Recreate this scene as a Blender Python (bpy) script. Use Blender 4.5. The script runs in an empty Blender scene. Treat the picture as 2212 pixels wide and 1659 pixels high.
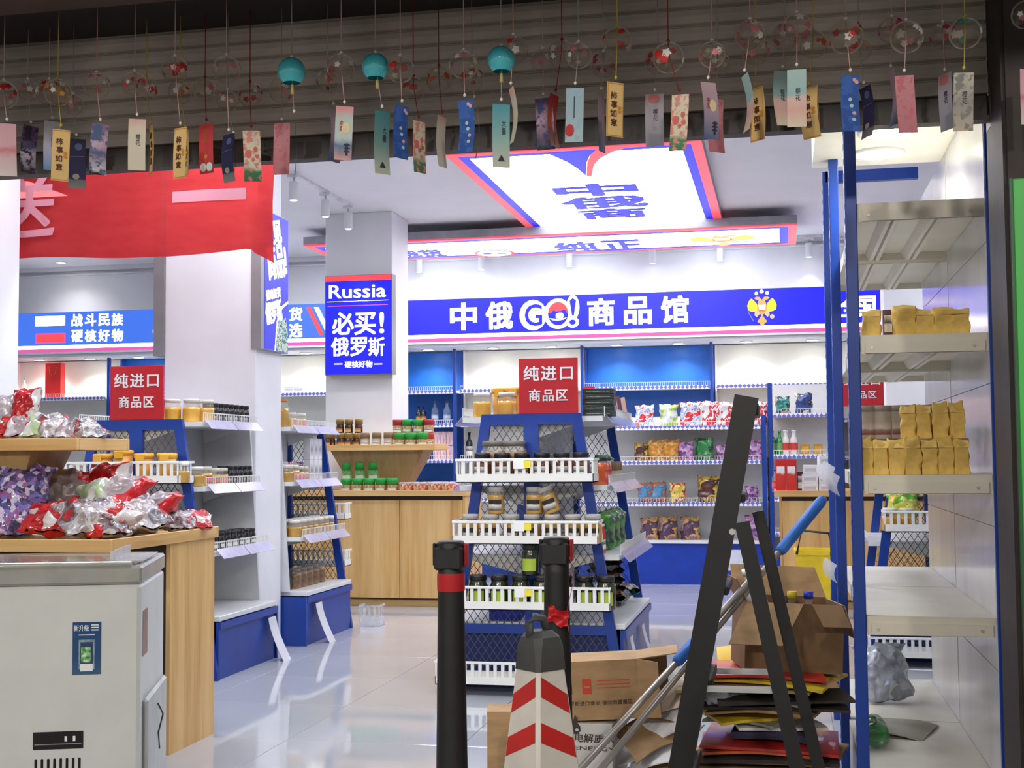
import bpy, bmesh, math, random
from mathutils import Vector, Matrix, noise
random.seed(7)
PI = math.pi
SC = bpy.context.scene
COL = SC.collection

# ------------------------------------------------------------------ camera
F, W, H = 2800.0, 2212, 1659
YAW, PITCH, ROLL = math.radians(11.8), math.atan(160 / F), 0.008
CAM = Vector((0, 0, 1.25))
fwd = Vector((-math.sin(YAW) * math.cos(PITCH), math.cos(YAW) * math.cos(PITCH), math.sin(PITCH)))
rgt = Vector((math.cos(YAW), math.sin(YAW), 0)); upv = rgt.cross(fwd)
R2 = rgt * math.cos(ROLL) - upv * math.sin(ROLL)
U2 = upv * math.cos(ROLL) + rgt * math.sin(ROLL)
cd = bpy.data.cameras.new('camera'); cam = bpy.data.objects.new('camera', cd); COL.objects.link(cam)
cd.sensor_width = 36; cd.lens = F / W * 36; cd.clip_end = 100
m = Matrix((R2, U2, -fwd)).transposed().to_4x4(); m.translation = CAM
cam.matrix_world = m
SC.camera = cam
def ray(px, py): return fwd + R2 * ((px - W / 2) / F) - U2 * ((py - H / 2) / F)
def S(px, py, Y):                       # measured point on the plane Y
    d = ray(px, py); return CAM + d * (Y / d.y)
def SZ(px, py, Z):                      # measured point on the level Z
    d = ray(px, py); return CAM + d * ((Z - CAM.z) / d.z)

# ------------------------------------------------------------------ world, added front lamps, exposure
SC.view_settings.view_transform = 'Standard'; SC.view_settings.look = 'None'
SC.view_settings.gamma = 1.0; SC.view_settings.use_curve_mapping = False
SC.view_settings.exposure = 0.0
wd = bpy.data.worlds.new('night_street'); SC.world = wd; wd.use_nodes = True
bg = wd.node_tree.nodes['Background']; bg.inputs[0].default_value = (1.0, 0.98, 0.94, 1); bg.inputs[1].default_value = 0.46
def lamp(name, typ, loc, power, color=(1, 1, 1), size=.2, aim=None, spot=None, blend=.5):
    l = bpy.data.lights.new(name, typ); l.energy = power; l.color = color
    if typ == 'AREA': l.shape = 'DISK'; l.size = size
    else: l.shadow_soft_size = size
    if typ == 'SPOT': l.spot_size = spot; l.spot_blend = blend
    o = bpy.data.objects.new(name, l); COL.objects.link(o); o.location = loc
    if aim is not None: o.rotation_euler = (Vector(aim) - Vector(loc)).to_track_quat('-Z', 'Y').to_euler()
    return o
for i, (x, y, z) in enumerate(((-5.5, -5.0, 4.6), (-1.2, -6.5, 4.8), (3.6, -5.5, 4.6))):   # unseen lamps added behind the camera for glass highlights and entrance light
    lamp('added_front_lamp', 'POINT', (x, y, z), 700, (1.0, .93, .84), .22)
INT = (0.90, 0.95, 1.0)
SC.cycles.adaptive_threshold = .015; SC.cycles.max_bounces = 7; SC.cycles.diffuse_bounces = 3; SC.cycles.glossy_bounces = 3; SC.cycles.transmission_bounces = 4; SC.cycles.transparent_max_bounces = 10

# ------------------------------------------------------------------ materials
def lin(c):
    return tuple(((v / 255) / 12.92 if v / 255 <= .04045 else ((v / 255 + .055) / 1.055) ** 2.4) for v in c[:3]) + (1,)
MATS = {}
def nodes(name):
    m = bpy.data.materials.new(name); m.use_nodes = True
    nt = m.node_tree
    return m, nt, nt.nodes['Principled BSDF'], nt.nodes['Material Output']
def noise_fac(nt, scale, detail=3, stretch=(1, 1, 1), coord='Object', rough=.55):
    tc = nt.nodes.new('ShaderNodeTexCoord'); mp = nt.nodes.new('ShaderNodeMapping'); mp.inputs['Scale'].default_value = stretch
    n = nt.nodes.new('ShaderNodeTexNoise'); n.inputs['Scale'].default_value = scale; n.inputs['Detail'].default_value = detail
    n.inputs['Roughness'].default_value = rough
    nt.links.new(tc.outputs[coord], mp.inputs[0]); nt.links.new(mp.outputs[0], n.inputs['Vector'])
    return n
def ramp(nt, fac, stops, interp='LINEAR'):
    r = nt.nodes.new('ShaderNodeValToRGB'); r.color_ramp.interpolation = interp
    e = r.color_ramp.elements
    while len(e) < len(stops): e.new(1.0)
    for k, (p, c) in enumerate(stops): e[k].position = p; e[k].color = lin(c)
    nt.links.new(fac, r.inputs[0]); return r
def add_bump(nt, b, fac, strength, dist=.01):
    bp = nt.nodes.new('ShaderNodeBump'); bp.inputs['Strength'].default_value = strength; bp.inputs['Distance'].default_value = dist
    nt.links.new(fac, bp.inputs['Height']); nt.links.new(bp.outputs[0], b.inputs['Normal'])
def mat(name, c, rough=.5, metal=0, var=.07, scale=6, bump=0, stretch=(1, 1, 1), spec=.5, coat=0):
    if name in MATS: return MATS[name]
    m, nt, b, o = nodes(name)
    n = noise_fac(nt, scale, 3, stretch)
    dk = tuple(max(0, v * (1 - var)) for v in c); lt = tuple(min(255, v * (1 + var)) for v in c)
    r = ramp(nt, n.outputs[0], [(.3, dk), (.7, lt)])
    nt.links.new(r.outputs[0], b.inputs['Base Color'])
    b.inputs['Roughness'].default_value = rough; b.inputs['Metallic'].default_value = metal
    b.inputs['Specular IOR Level'].default_value = spec; b.inputs['Coat Weight'].default_value = coat
    if bump: add_bump(nt, b, n.outputs[0], bump)
    MATS[name] = m; return m
def emit(name, c, s, base=None):
    if name in MATS: return MATS[name]
    m, nt, b, o = nodes(name)
    n = noise_fac(nt, 2.0, 1)
    r = ramp(nt, n.outputs[0], [(.3, tuple(v * .98 for v in c)), (.7, c)])
    nt.links.new(r.outputs[0], b.inputs['Emission Color']); b.inputs['Emission Strength'].default_value = s
    b.inputs['Base Color'].default_value = lin(base or tuple(v * .5 for v in c)); b.inputs['Roughness'].default_value = .4
    MATS[name] = m; return m
def glass(name, tint=(255, 255, 255), ior=1.4, extra=0.0, rough=.03):
    if name in MATS: return MATS[name]
    m, nt, b, o = nodes(name); nt.nodes.remove(b)
    t = nt.nodes.new('ShaderNodeBsdfTransparent'); t.inputs[0].default_value = lin(tint)
    g = nt.nodes.new('ShaderNodeBsdfGlossy'); g.inputs['Roughness'].default_value = rough
    fr = nt.nodes.new('ShaderNodeFresnel'); fr.inputs[0].default_value = ior
    ad = nt.nodes.new('ShaderNodeMath'); ad.operation = 'ADD'; ad.inputs[1].default_value = extra; ad.use_clamp = True
    n = noise_fac(nt, 12, 2); mu = nt.nodes.new('ShaderNodeMath'); mu.operation = 'MULTIPLY_ADD'; mu.inputs[1].default_value = .04
    nt.links.new(n.outputs[0], mu.inputs[0]); nt.links.new(fr.outputs[0], mu.inputs[2]); nt.links.new(mu.outputs[0], ad.inputs[0])
    mx = nt.nodes.new('ShaderNodeMixShader')
    nt.links.new(ad.outputs[0], mx.inputs[0]); nt.links.new(t.outputs[0], mx.inputs[1]); nt.links.new(g.outputs[0], mx.inputs[2])
    nt.links.new(mx.outputs[0], o.inputs[0]); MATS[name] = m; return m
def bubble(name, tint=(250, 247, 243)):                # thin blown glass: see-through with sharp highlights; pale diffuse rim imitates reflected light
    m, nt, b, o = nodes(name); nt.nodes.remove(b)
    t = nt.nodes.new('ShaderNodeBsdfTransparent'); t.inputs[0].default_value = lin(tint)
    g = nt.nodes.new('ShaderNodeBsdfGlossy'); g.inputs['Roughness'].default_value = .04; d = nt.nodes.new('ShaderNodeBsdfDiffuse'); d.inputs[0].default_value = lin((230, 224, 214))
    m1 = nt.nodes.new('ShaderNodeMixShader'); m1.inputs[0].default_value = .5; nt.links.new(g.outputs[0], m1.inputs[1]); nt.links.new(d.outputs[0], m1.inputs[2])
    lw = nt.nodes.new('ShaderNodeFresnel'); lw.inputs[0].default_value = 1.12
    n = noise_fac(nt, 25, 3); k = nt.nodes.new('ShaderNodeMath'); k.operation = 'MULTIPLY_ADD'; k.inputs[1].default_value = .10
    k2 = nt.nodes.new('ShaderNodeMath'); k2.operation = 'MULTIPLY'; k2.inputs[1].default_value = .55; nt.links.new(lw.outputs[0], k2.inputs[0])
    nt.links.new(n.outputs[0], k.inputs[0]); nt.links.new(k2.outputs[0], k.inputs[2])
    mx = nt.nodes.new('ShaderNodeMixShader'); nt.links.new(k.outputs[0], mx.inputs[0]); nt.links.new(t.outputs[0], mx.inputs[1]); nt.links.new(m1.outputs[0], mx.inputs[2]); nt.links.new(mx.outputs[0], o.inputs[0])
    MATS[name] = m; return m
def film(name, c, clear=.5, rough=.2):                # milky clear plastic: part see-through, part pale gloss
    if name in MATS: return MATS[name]
    m, nt, b, o = nodes(name)
    b.inputs['Base Color'].default_value = lin(c); b.inputs['Roughness'].default_value = rough
    n = noise_fac(nt, 9, 3); r = ramp(nt, n.outputs[0], [(.35, (int(255 * (1 - clear)),) * 3), (.65, (int(255 * (1 - clear * .7)),) * 3)])
    nt.links.new(r.outputs[0], b.inputs['Alpha']); MATS[name] = m; return m
def wood(name, axis='z', tone=1.0):
    if name in MATS: return MATS[name]
    m, nt, b, o = nodes(name)
    st = {'z': (9, 9, .5), 'x': (.5, 9, 9), 'y': (9, .5, 9)}[axis]
    n = noise_fac(nt, 1.3, 5, st); n2 = noise_fac(nt, 6, 4, st)
    mx = nt.nodes.new('ShaderNodeMath'); mx.operation = 'MULTIPLY_ADD'; mx.inputs[1].default_value = .35
    nt.links.new(n2.outputs[0], mx.inputs[0]); nt.links.new(n.outputs[0], mx.inputs[2])
    T = lambda c: tuple(v * tone for v in c)
    r = ramp(nt, mx.outputs[0], [(.45, T((192, 144, 84))), (.62, T((214, 170, 106))), (.8, T((227, 187, 125)))])
    nt.links.new(r.outputs[0], b.inputs['Base Color']); b.inputs['Roughness'].default_value = .42
    add_bump(nt, b, mx.outputs[0], .05); MATS[name] = m; return m
def checker(name, c1, c2, sc):
    if name in MATS: return MATS[name]
    m, nt, b, o = nodes(name)
    tc = nt.nodes.new('ShaderNodeTexCoord'); mp = nt.nodes.new('ShaderNodeMapping'); mp.inputs['Rotation'].default_value = (0, PI / 4, 0)
    ck = nt.nodes.new('ShaderNodeTexChecker'); ck.inputs['Scale'].default_value = sc
    ck.inputs[1].default_value = lin(c1); ck.inputs[2].default_value = lin(c2)
    nt.links.new(tc.outputs['Object'], mp.inputs[0]); nt.links.new(mp.outputs[0], ck.inputs[0]); nt.links.new(ck.outputs[0], b.inputs['Base Color'])
    b.inputs['Roughness'].default_value = .3; MATS[name] = m; return m
def blotch(name, cols, scale=14, rough=.25, stretch=(1, 1, 1), coat=.6, bump=.25, cell=False, interp='CONSTANT', bscale=None):
    """printed packaging film: areas of several print colours from noise or candy cells"""
    if name in MATS: return MATS[name]
    m, nt, b, o = nodes(name)
    if cell:
        tc = nt.nodes.new('ShaderNodeTexCoord'); v = nt.nodes.new('ShaderNodeTexVoronoi'); v.inputs['Scale'].default_value = scale
        nt.links.new(tc.outputs['Object'], v.inputs['Vector']); sp = nt.nodes.new('ShaderNodeSeparateColor')
        nt.links.new(v.outputs['Color'], sp.inputs[0]); fac = sp.outputs[0]; bf = v.outputs['Distance']
    else:
        n = noise_fac(nt, scale, 2.5, stretch); fac = n.outputs[0]; bf = fac
    k = len(cols)
    if cell: stops = [(i / k, c) for i, c in enumerate(cols)]
    else: stops = [(0 if i == 0 else .36 + .3 * i / k, c) for i, c in enumerate(cols)]
    r = ramp(nt, fac, stops, interp)
    nt.links.new(r.outputs[0], b.inputs['Base Color']); b.inputs['Roughness'].default_value = rough; b.inputs['Coat Weight'].default_value = coat
    b.inputs['Coat Roughness'].default_value = .12
    nb = noise_fac(nt, bscale or scale * 2.2, 4)
    add_bump(nt, b, nb.outputs[0], bump, .02); MATS[name] = m; return m
def bands(name, stops, axis='Z', blot=None, rough=.75, scale=30, jitter=.25):
    """paper print: colour bands along one generated axis with soft blotches"""
    if name in MATS: return MATS[name]
    m, nt, b, o = nodes(name)
    tc = nt.nodes.new('ShaderNodeTexCoord'); sx = nt.nodes.new('ShaderNodeSeparateXYZ'); nt.links.new(tc.outputs['Generated'], sx.inputs[0])
    n = noise_fac(nt, scale, 3); mu = nt.nodes.new('ShaderNodeMath'); mu.operation = 'MULTIPLY_ADD'; mu.inputs[1].default_value = jitter
    sb = nt.nodes.new('ShaderNodeMath'); sb.operation = 'SUBTRACT'; sb.inputs[1].default_value = jitter / 2
    nt.links.new(n.outputs[0], mu.inputs[0]); nt.links.new(sx.outputs[axis], mu.inputs[2]); nt.links.new(mu.outputs[0], sb.inputs[0])
    r = ramp(nt, sb.outputs[0], stops)
    out = r.outputs[0]
    if blot:
        n2 = noise_fac(nt, scale * 1.6, 2); mk = ramp(nt, n2.outputs[0], [(.5, (0, 0, 0)), (.6, (255, 255, 255))])
        mx = nt.nodes.new('ShaderNodeMix'); mx.data_type = 'RGBA'
        nt.links.new(mk.outputs[0], mx.inputs[0]); nt.links.new(out, mx.inputs[6]); mx.inputs[7].default_value = lin(blot); out = mx.outputs[2]
    nt.links.new(out, b.inputs['Base Color']); b.inputs['Roughness'].default_value = rough
    MATS[name] = m; return m

# ------------------------------------------------------------------ mesh builder
class MB:
    def __init__(s): s.v = []; s.f = []; s.mi = []; s.sm = []
    def add(s, vs, fs, mi=0, smooth=False):
        k = len(s.v); s.v += [tuple(p) for p in vs]
        for f in fs: s.f.append([i + k for i in f]); s.mi.append(mi); s.sm.append(smooth)
        return s
    def box(s, x0, x1, y0, y1, z0, z1, mi=0):
        return s.add([(x, y, z) for z in (z0, z1) for y in (y0, y1) for x in (x0, x1)],
                     [(0, 2, 3, 1), (4, 5, 7, 6), (0, 1, 5, 4), (2, 6, 7, 3), (0, 4, 6, 2), (1, 3, 7, 5)], mi)
    def cbox(s, x0, x1, y0, y1, z0, z1, c=.005, mi=0):       # chamfered box
        X, Y, Z = (x0, x1), (y0, y1), (z0, z1); vs = []; idx = {}
        for i in (0, 1):
            for j in (0, 1):
                for k in (0, 1):
                    sx, sy, sz = (c if i == 0 else -c), (c if j == 0 else -c), (c if k == 0 else -c)
                    for a, p in enumerate(((X[i], Y[j] + sy, Z[k] + sz), (X[i] + sx, Y[j], Z[k] + sz), (X[i] + sx, Y[j] + sy, Z[k]))):
                        idx[i, j, k, a] = len(vs); vs.append(p)
        q = lambda *t: [idx[u] for u in t]; fs = []
        for i in (0, 1): fs.append(q((i, 0, 0, 0), (i, 1, 0, 0), (i, 1, 1, 0), (i, 0, 1, 0)))
        for j in (0, 1): fs.append(q((0, j, 0, 1), (1, j, 0, 1), (1, j, 1, 1), (0, j, 1, 1)))
        for k in (0, 1): fs.append(q((0, 0, k, 2), (1, 0, k, 2), (1, 1, k, 2), (0, 1, k, 2)))
        for i in (0, 1):
            for j in (0, 1): fs.append(q((i, j, 0, 0), (i, j, 1, 0), (i, j, 1, 1), (i, j, 0, 1)))
        for i in (0, 1):
            for k in (0, 1): fs.append(q((i, 0, k, 0), (i, 1, k, 0), (i, 1, k, 2), (i, 0, k, 2)))
        for j in (0, 1):
            for k in (0, 1): fs.append(q((0, j, k, 1), (1, j, k, 1), (1, j, k, 2), (0, j, k, 2)))
        for i in (0, 1):
            for j in (0, 1):
                for k in (0, 1): fs.append(q((i, j, k, 0), (i, j, k, 1), (i, j, k, 2)))
        return s.add(vs, fs, mi)
    def prism(s, poly, a, b, axis='y', mi=0):                # 2-d outline pushed along an axis
        n = len(poly)
        P = {'y': lambda p, t: (p[0], t, p[1]), 'z': lambda p, t: (p[0], p[1], t), 'x': lambda p, t: (t, p[0], p[1])}[axis]
        return s.add([P(p, a) for p in poly] + [P(p, b) for p in poly],
                     [tuple(range(n)), tuple(range(2 * n - 1, n - 1, -1))] + [(i, (i + 1) % n, n + (i + 1) % n, n + i) for i in range(n)], mi)
    def lathe(s, prof, n=16, cx=0, cy=0, mi=0, smooth=True, caps=True):
        vs = [(cx + r * math.cos(2 * PI * i / n), cy + r * math.sin(2 * PI * i / n), z) for r, z in prof for i in range(n)]
        fs = [(j * n + i, j * n + (i + 1) % n, (j + 1) * n + (i + 1) % n, (j + 1) * n + i) for j in range(len(prof) - 1) for i in range(n)]
        s.add(vs, fs, mi, smooth)
        if caps:
            k = len(s.v) - len(vs)
            if prof[0][0] > 1e-6: s.f.append([k + i for i in range(n - 1, -1, -1)]); s.mi.append(mi); s.sm.append(False)
            if prof[-1][0] > 1e-6: s.f.append([k + (len(prof) - 1) * n + i for i in range(n)]); s.mi.append(mi); s.sm.append(False)
        return s
    def tube(s, pts, r, n=8, mi=0):
        pts = [Vector(p) for p in pts]; vs = []
        rr = r if isinstance(r, (list, tuple)) else [r] * len(pts)
        for i, p in enumerate(pts):
            t = (pts[min(i + 1, len(pts) - 1)] - pts[max(i - 1, 0)]).normalized()
            a = t.cross(Vector((0, 0, 1)) if abs(t.z) < .9 else Vector((1, 0, 0))).normalized(); b = t.cross(a)
            vs += [p + (a * math.cos(2 * PI * k / n) + b * math.sin(2 * PI * k / n)) * rr[i] for k in range(n)]
        m_ = len(pts)
        fs = [(j * n + k, j * n + (k + 1) % n, (j + 1) * n + (k + 1) % n, (j + 1) * n + k) for j in range(m_ - 1) for k in range(n)]
        s.add(vs, fs, mi, True); k0 = len(s.v) - len(vs)
        s.f.append([k0 + k for k in range(n - 1, -1, -1)]); s.mi.append(mi); s.sm.append(False)
        s.f.append([k0 + (m_ - 1) * n + k for k in range(n)]); s.mi.append(mi); s.sm.append(False)
        return s
    def bar(s, p, q, w, d, mi=0, side=(0, 1, 0)):            # square bar from p to q: w across, d along side
        p, q = Vector(p), Vector(q); t = (q - p).normalized(); b = Vector(side); b = (b - t * b.dot(t)).normalized(); a = t.cross(b)
        vs = [e + a * (i * w / 2) + b * (j * d / 2) for e in (p, q) for (i, j) in ((-1, -1), (1, -1), (1, 1), (-1, 1))]
        return s.add(vs, [(3, 2, 1, 0), (4, 5, 6, 7), (0, 1, 5, 4), (1, 2, 6, 5), (2, 3, 7, 6), (3, 0, 4, 7)], mi)
    def grid(s, fn, nu, nv, mi=0, smooth=True, closed=False):
        vs = [fn(i / nu, j / nv) for j in range(nv + 1) for i in range(nu + 1)]
        return s.add(vs, [(j * (nu + 1) + i, j * (nu + 1) + i + 1, (j + 1) * (nu + 1) + i + 1, (j + 1) * (nu + 1) + i) for j in range(nv) for i in range(nu)], mi, smooth)
    def mesh(s, name, mats):
        me = bpy.data.meshes.new(name); me.from_pydata(s.v, [], s.f)
        for m_ in (mats if isinstance(mats, (list, tuple)) else [mats]): me.materials.append(m_)
        me.polygons.foreach_set('material_index', s.mi); me.polygons.foreach_set('use_smooth', s.sm)
        bm = bmesh.new(); bm.from_mesh(me); bmesh.ops.recalc_face_normals(bm, faces=bm.faces); bm.to_mesh(me); bm.free()
        me.update(); return me
    def build(s, name, mats, parent=None, loc=(0, 0, 0), rot=(0, 0, 0)):
        return link(name, s.mesh(name, mats), parent, loc, rot)
def link(name, me, parent=None, loc=(0, 0, 0), rot=(0, 0, 0)):
    o = bpy.data.objects.new(name, me); COL.objects.link(o); o.parent = parent; o.location = loc; o.rotation_euler = rot
    return o
def tag(o, label=None, cat=None, group=None, kind=None):
    if label: o['label'] = label
    if cat: o['category'] = cat
    if group: o['group'] = group
    if kind: o['kind'] = kind
    return o
def thing(name, label, cat, loc=(0, 0, 0), rz=0, group=None):
    o = bpy.data.objects.new(name, None); COL.objects.link(o); o.location = loc; o.rotation_euler = (0, 0, rz); o.empty_display_size = .05
    return tag(o, label, cat, group)
def struct(mb, name, m_, parent=None):
    o = mb.build(name, m_, parent)
    if parent is None: o['kind'] = 'structure'
    return o
KIDS = {}
def copy_tree(o, parent=None):
    c = o.copy(); COL.objects.link(c); c.parent = parent
    for ch in o.children: copy_tree(ch, c)
    return c
PROTO = {}; BUILD = {}
def put(kind, loc, rz=0, label=None, group=None, s=1, rx=0, ry=0, cat=None):
    if kind not in PROTO: r = BUILD[kind](); PROTO[kind] = r
    else: r = copy_tree(PROTO[kind])
    r.location = loc; r.rotation_euler = (rx, ry, rz); r.scale = (s, s, s)
    if (rx or ry) and r.type == 'MESH':                 # a lying bag rests on its lowest point
        mw = r.rotation_euler.to_matrix() * s; r.location.z -= min((mw @ v.co).z for v in r.data.vertices)
    return tag(r, label, cat, group)
TXT = {}
def text_mesh(s, size, bold=.0, depth=.002, shear=0, spacing=1.0, line=1.0):
    k = (s, size, bold, depth, shear, line, spacing)
    if k in TXT: return TXT[k]
    cu = bpy.data.curves.new('lettering', 'FONT'); cu.body = s; cu.size = size; cu.align_x = 'CENTER'; cu.align_y = 'CENTER'
    cu.extrude = depth; cu.resolution_u = 3; cu.shear = shear; cu.space_line = line; cu.space_character = spacing
    o = bpy.data.objects.new('lettering', cu)
    me = bpy.data.meshes.new_from_object(o); bpy.data.objects.remove(o); bpy.data.curves.remove(cu)
    if bold:                                            # fatten the strokes: shifted copies of the same glyphs
        b_ = bold * size; bm = bmesh.new()
        for k_, (dx, dy) in enumerate(((-b_, -b_), (b_, -b_), (b_, b_), (-b_, b_), (0, b_), (0, -b_), (b_, 0), (-b_, 0))):
            c_ = me.copy(); c_.transform(Matrix.Translation((dx, dy, k_ * max(depth, .0004) * .15))); bm.from_mesh(c_); bpy.data.meshes.remove(c_)
        bm.to_mesh(me); bm.free()
    if me.vertices:
        xs = [v.co.x for v in me.vertices]; ys = [v.co.y for v in me.vertices]
        me.transform(Matrix.Translation((-(min(xs) + max(xs)) / 2, -(min(ys) + max(ys)) / 2, 0)))
    me.materials.clear(); TXT[k] = me; return me
def text(s, size, m_, parent, loc, rot=(PI / 2, 0, 0), bold=0, name='lettering', fit=None, depth=.002, shear=0, line=1.0, spacing=1.0):
    me = text_mesh(s, size, bold, depth, shear, spacing, line).copy(); me.materials.append(m_)
    if fit:                                             # (width, height) the lettering takes in the place
        xs = [v.co.x for v in me.vertices]; ys = [v.co.y for v in me.vertices]
        me.transform(Matrix.Diagonal((fit[0] / (max(xs) - min(xs)), fit[1] / (max(ys) - min(ys)) if fit[1] else 1, 1, 1)))
    return link(name, me, parent, loc, rot)
def flat(pts, thick, m_, name, parent, axis='y'):
    """thin printed piece: outline of (a, b) pairs in the XZ (axis y) or XY (axis z) plane"""
    return MB().prism(pts, -thick, 0, axis).build(name, m_, parent)
def circle(cx, cy, r, n=20, r2=None): return [(cx + r * math.cos(2 * PI * i / n), cy + (r2 or r) * math.sin(2 * PI * i / n)) for i in range(n)]

# common materials
WHITE = mat('white_paint', (236, 237, 240), .55, var=.02)
WALLM = mat('wall_white', (236, 236, 240), .75, var=.02, scale=2)
CEILM = mat('ceiling_white', (243, 243, 246), .8, var=.015, scale=1.5)
BLUE = mat('blue_enamel', (24, 62, 150), .32, var=.05)
DBLUE = mat('blue_enamel_deep', (20, 42, 112), .35, var=.05)
PLASTW = mat('white_plastic', (240, 240, 236), .35, var=.015)
SHELFW = mat('shelf_white', (226, 227, 226), .35, var=.02)
CREAM = mat('shelf_cream', (224, 218, 202), .38, var=.02)
GREYM = mat('grey_metal', (150, 150, 152), .4, .3, var=.04)
BLACK = mat('black_rubber', (30, 30, 30), .55, var=.12, bump=.05)
STEEL = mat('brushed_steel', (206, 206, 206), .35, .5, var=.06, stretch=(1, 1, 12))
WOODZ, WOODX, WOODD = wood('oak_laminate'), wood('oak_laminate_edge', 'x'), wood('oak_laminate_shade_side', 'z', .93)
DARK = mat('dark_void', (24, 20, 18), .8)
RED = mat('red_board', (196, 34, 44), .45, var=.04)
LETW = mat('white_lettering', (245, 245, 245), .5, var=.01)
STRIP = checker('price_strip_pattern', (238, 238, 248), (104, 110, 190), 32)
RAIL = film('price_rail_plastic', (205, 200, 228), .25, .12)
CLEARG = glass('clear_glass'); CLEARJ = film('jar_glass', (226, 224, 212), .6, .06)
# ================================================================== STRUCTURE
YF, YB, XL, XR, ZC = 3.95, 13.80, -9.4, 3.6, 3.52
TILE = mat('porcelain_tile', (186, 187, 193), .045, var=.03, scale=1.1, spec=.95)
fl = struct(MB().box(XL, XR, YF, YB, -.06, -.003), 'floor', mat('tile_grout', (120, 118, 116), .7))
T = .8
tile_me = MB().cbox(.0015, T - .0015, .0015, T - .0015, -.012, 0, .001).mesh('floor_tile', TILE)
for i in range(int((XR - XL) / T) + 1):
    for j in range(int((YB - YF) / T) + 1):
        x, y = XL + i * T, YF + j * T
        if x + T > XR + .01 or y + T > YB + .01: continue
        if x > 1.7 or x < XL + (13.8 - y - T) * .0: continue
        link('floor_tile', tile_me, fl, (x, y, 0))
struct(MB().box(-14, 10, -9, YF, -.10, -.02), 'pavement', mat('pavement_grey', (120, 116, 112), .8, var=.15, scale=9, bump=.2))
struct(MB().box(XL, XR, YB, YB + .15, 0, ZC), 'wall_back', WALLM)
struct(MB().box(XL - .15, XL, YF, YB + .15, 0, ZC), 'wall_left', WALLM)
struct(MB().box(XR, XR + .15, YF, YB + .15, 0, ZC), 'wall_right', WALLM)
struct(MB().box(XL - .15, XR + .15, YF + .12, YB + .15, ZC, ZC + .12), 'ceiling', CEILM)
struct(MB().box(XL, -6.0, YF, YF + .12, 0, ZC), 'wall_front', mat('dark_brown_stone', (52, 42, 38), .6, var=.15, scale=14))
DBROWN = mat('dark_brown_cladding', (46, 36, 32), .6, var=.16, scale=18, bump=.05)
struct(MB().box(.617, 3.6, 3.72, YF + .12, -.05, 2.68).box(.607, .62, 3.735, YF + .05, -.05, 2.68), 'wall_front_pillar', DBROWN)
# soffit outside, above the shutter: dark underside with a brown beam, wall up to the shop ceiling
struct(MB().box(-6.2, 3.6, 2.3, 3.93, 2.68, 2.80), 'trim_1', mat('soffit_dark', (34, 28, 26), .7, var=.12))
struct(MB().box(-6.2, 3.6, 3.30, 3.46, 2.60, 2.68), 'trim_2', mat('beam_brown', (74, 52, 44), .55, var=.1))
struct(MB().box(-6.2, 3.6, YF + .02, YF + .12, 2.68, ZC + .12), 'trim_3', WALLM)
struct(MB().box(-6.2, 3.6, 2.3, YF + .02, 2.80, ZC + .12), 'trim_4', DBROWN)
# back bulkhead carrying the fascia sign, and the wall above its top
struct(MB().box(XL, XR, 13.22, YB, 2.43, 2.93), 'trim_5', mat('bulkhead_grey_white', (214, 216, 224), .6, var=.02))
struct(MB().box(XL, XR, 13.70, YB, 2.93, ZC), 'trim_6', WALLM)
# cornice strip
struct(MB().box(XL, XR, 13.64, 13.70, ZC - .05, ZC).box(XL, XR, 13.665, 13.70, ZC - .10, ZC - .085), 'trim_7', WALLM)
# columns
pA = struct(MB().cbox(-3.973, -3.331, 7.85, 8.283, 0, ZC, .006), 'column_1', WALLM)
pB = struct(MB().cbox(-4.114, -3.470, 11.30, 11.806, 0, ZC, .006), 'column_2', WALLM)
cx = S(38, 600, 6.70).x
struct(MB().cbox(cx - .62, cx, 6.3, 6.72, 0, ZC, .006), 'column_3', WALLM)
struct(MB().cbox(S(1905, 500, 12.2).x, S(1940, 500, 12.2).x + .25, 12.2, 12.6, 0, ZC, .006), 'column_4', WALLM)
# lowered soffit over the white rack
struct(MB().box(.14, .70, 4.30, 5.55, 2.46, ZC), 'trim_8', mat('rack_soffit', (226, 226, 218), .6, var=.02))

# roller shutter, slat by slat, with its bottom bar and guide
sh = thing('roller_shutter', 'half-lowered dingy grey roller shutter with horizontal slats above the shop entrance', 'shutter', (-6, YF, 2.0))
SLAT = mat('shutter_grey', (186, 176, 166), .8, 0, var=.14, scale=3, stretch=(1, 1, 2))
pitch = .0545
slat_poly = [(0, .001), (-.006, .003), (-.013, .005), (-.015, pitch * .5), (-.013, pitch - .009), (-.006, pitch - .007), (0, pitch - .003), (.006, pitch - .003), (.006, -.008), (.003, -.008), (.003, .001)]
slat_me = MB().prism(slat_poly, 0, 6.604, 'x').mesh('slat', SLAT)
z0 = .30
k = 0
while z0 + k * pitch < .70:
    link('slat', slat_me, sh, (0, 0, z0 + k * pitch)); k += 1
MB().cbox(0, 6.604, -.022, .02, .228, .300, .006).box(0, 6.604, -.03, .024, .222, .234).build('bottom_bar', mat('shutter_bar_dark', (46, 36, 32), .5, var=.1), sh)
MB().box(6.606, 6.617, -.03, .05, .20, .68).build('guide_rail', mat('guide_dark', (54, 48, 44), .5), sh)

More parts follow.
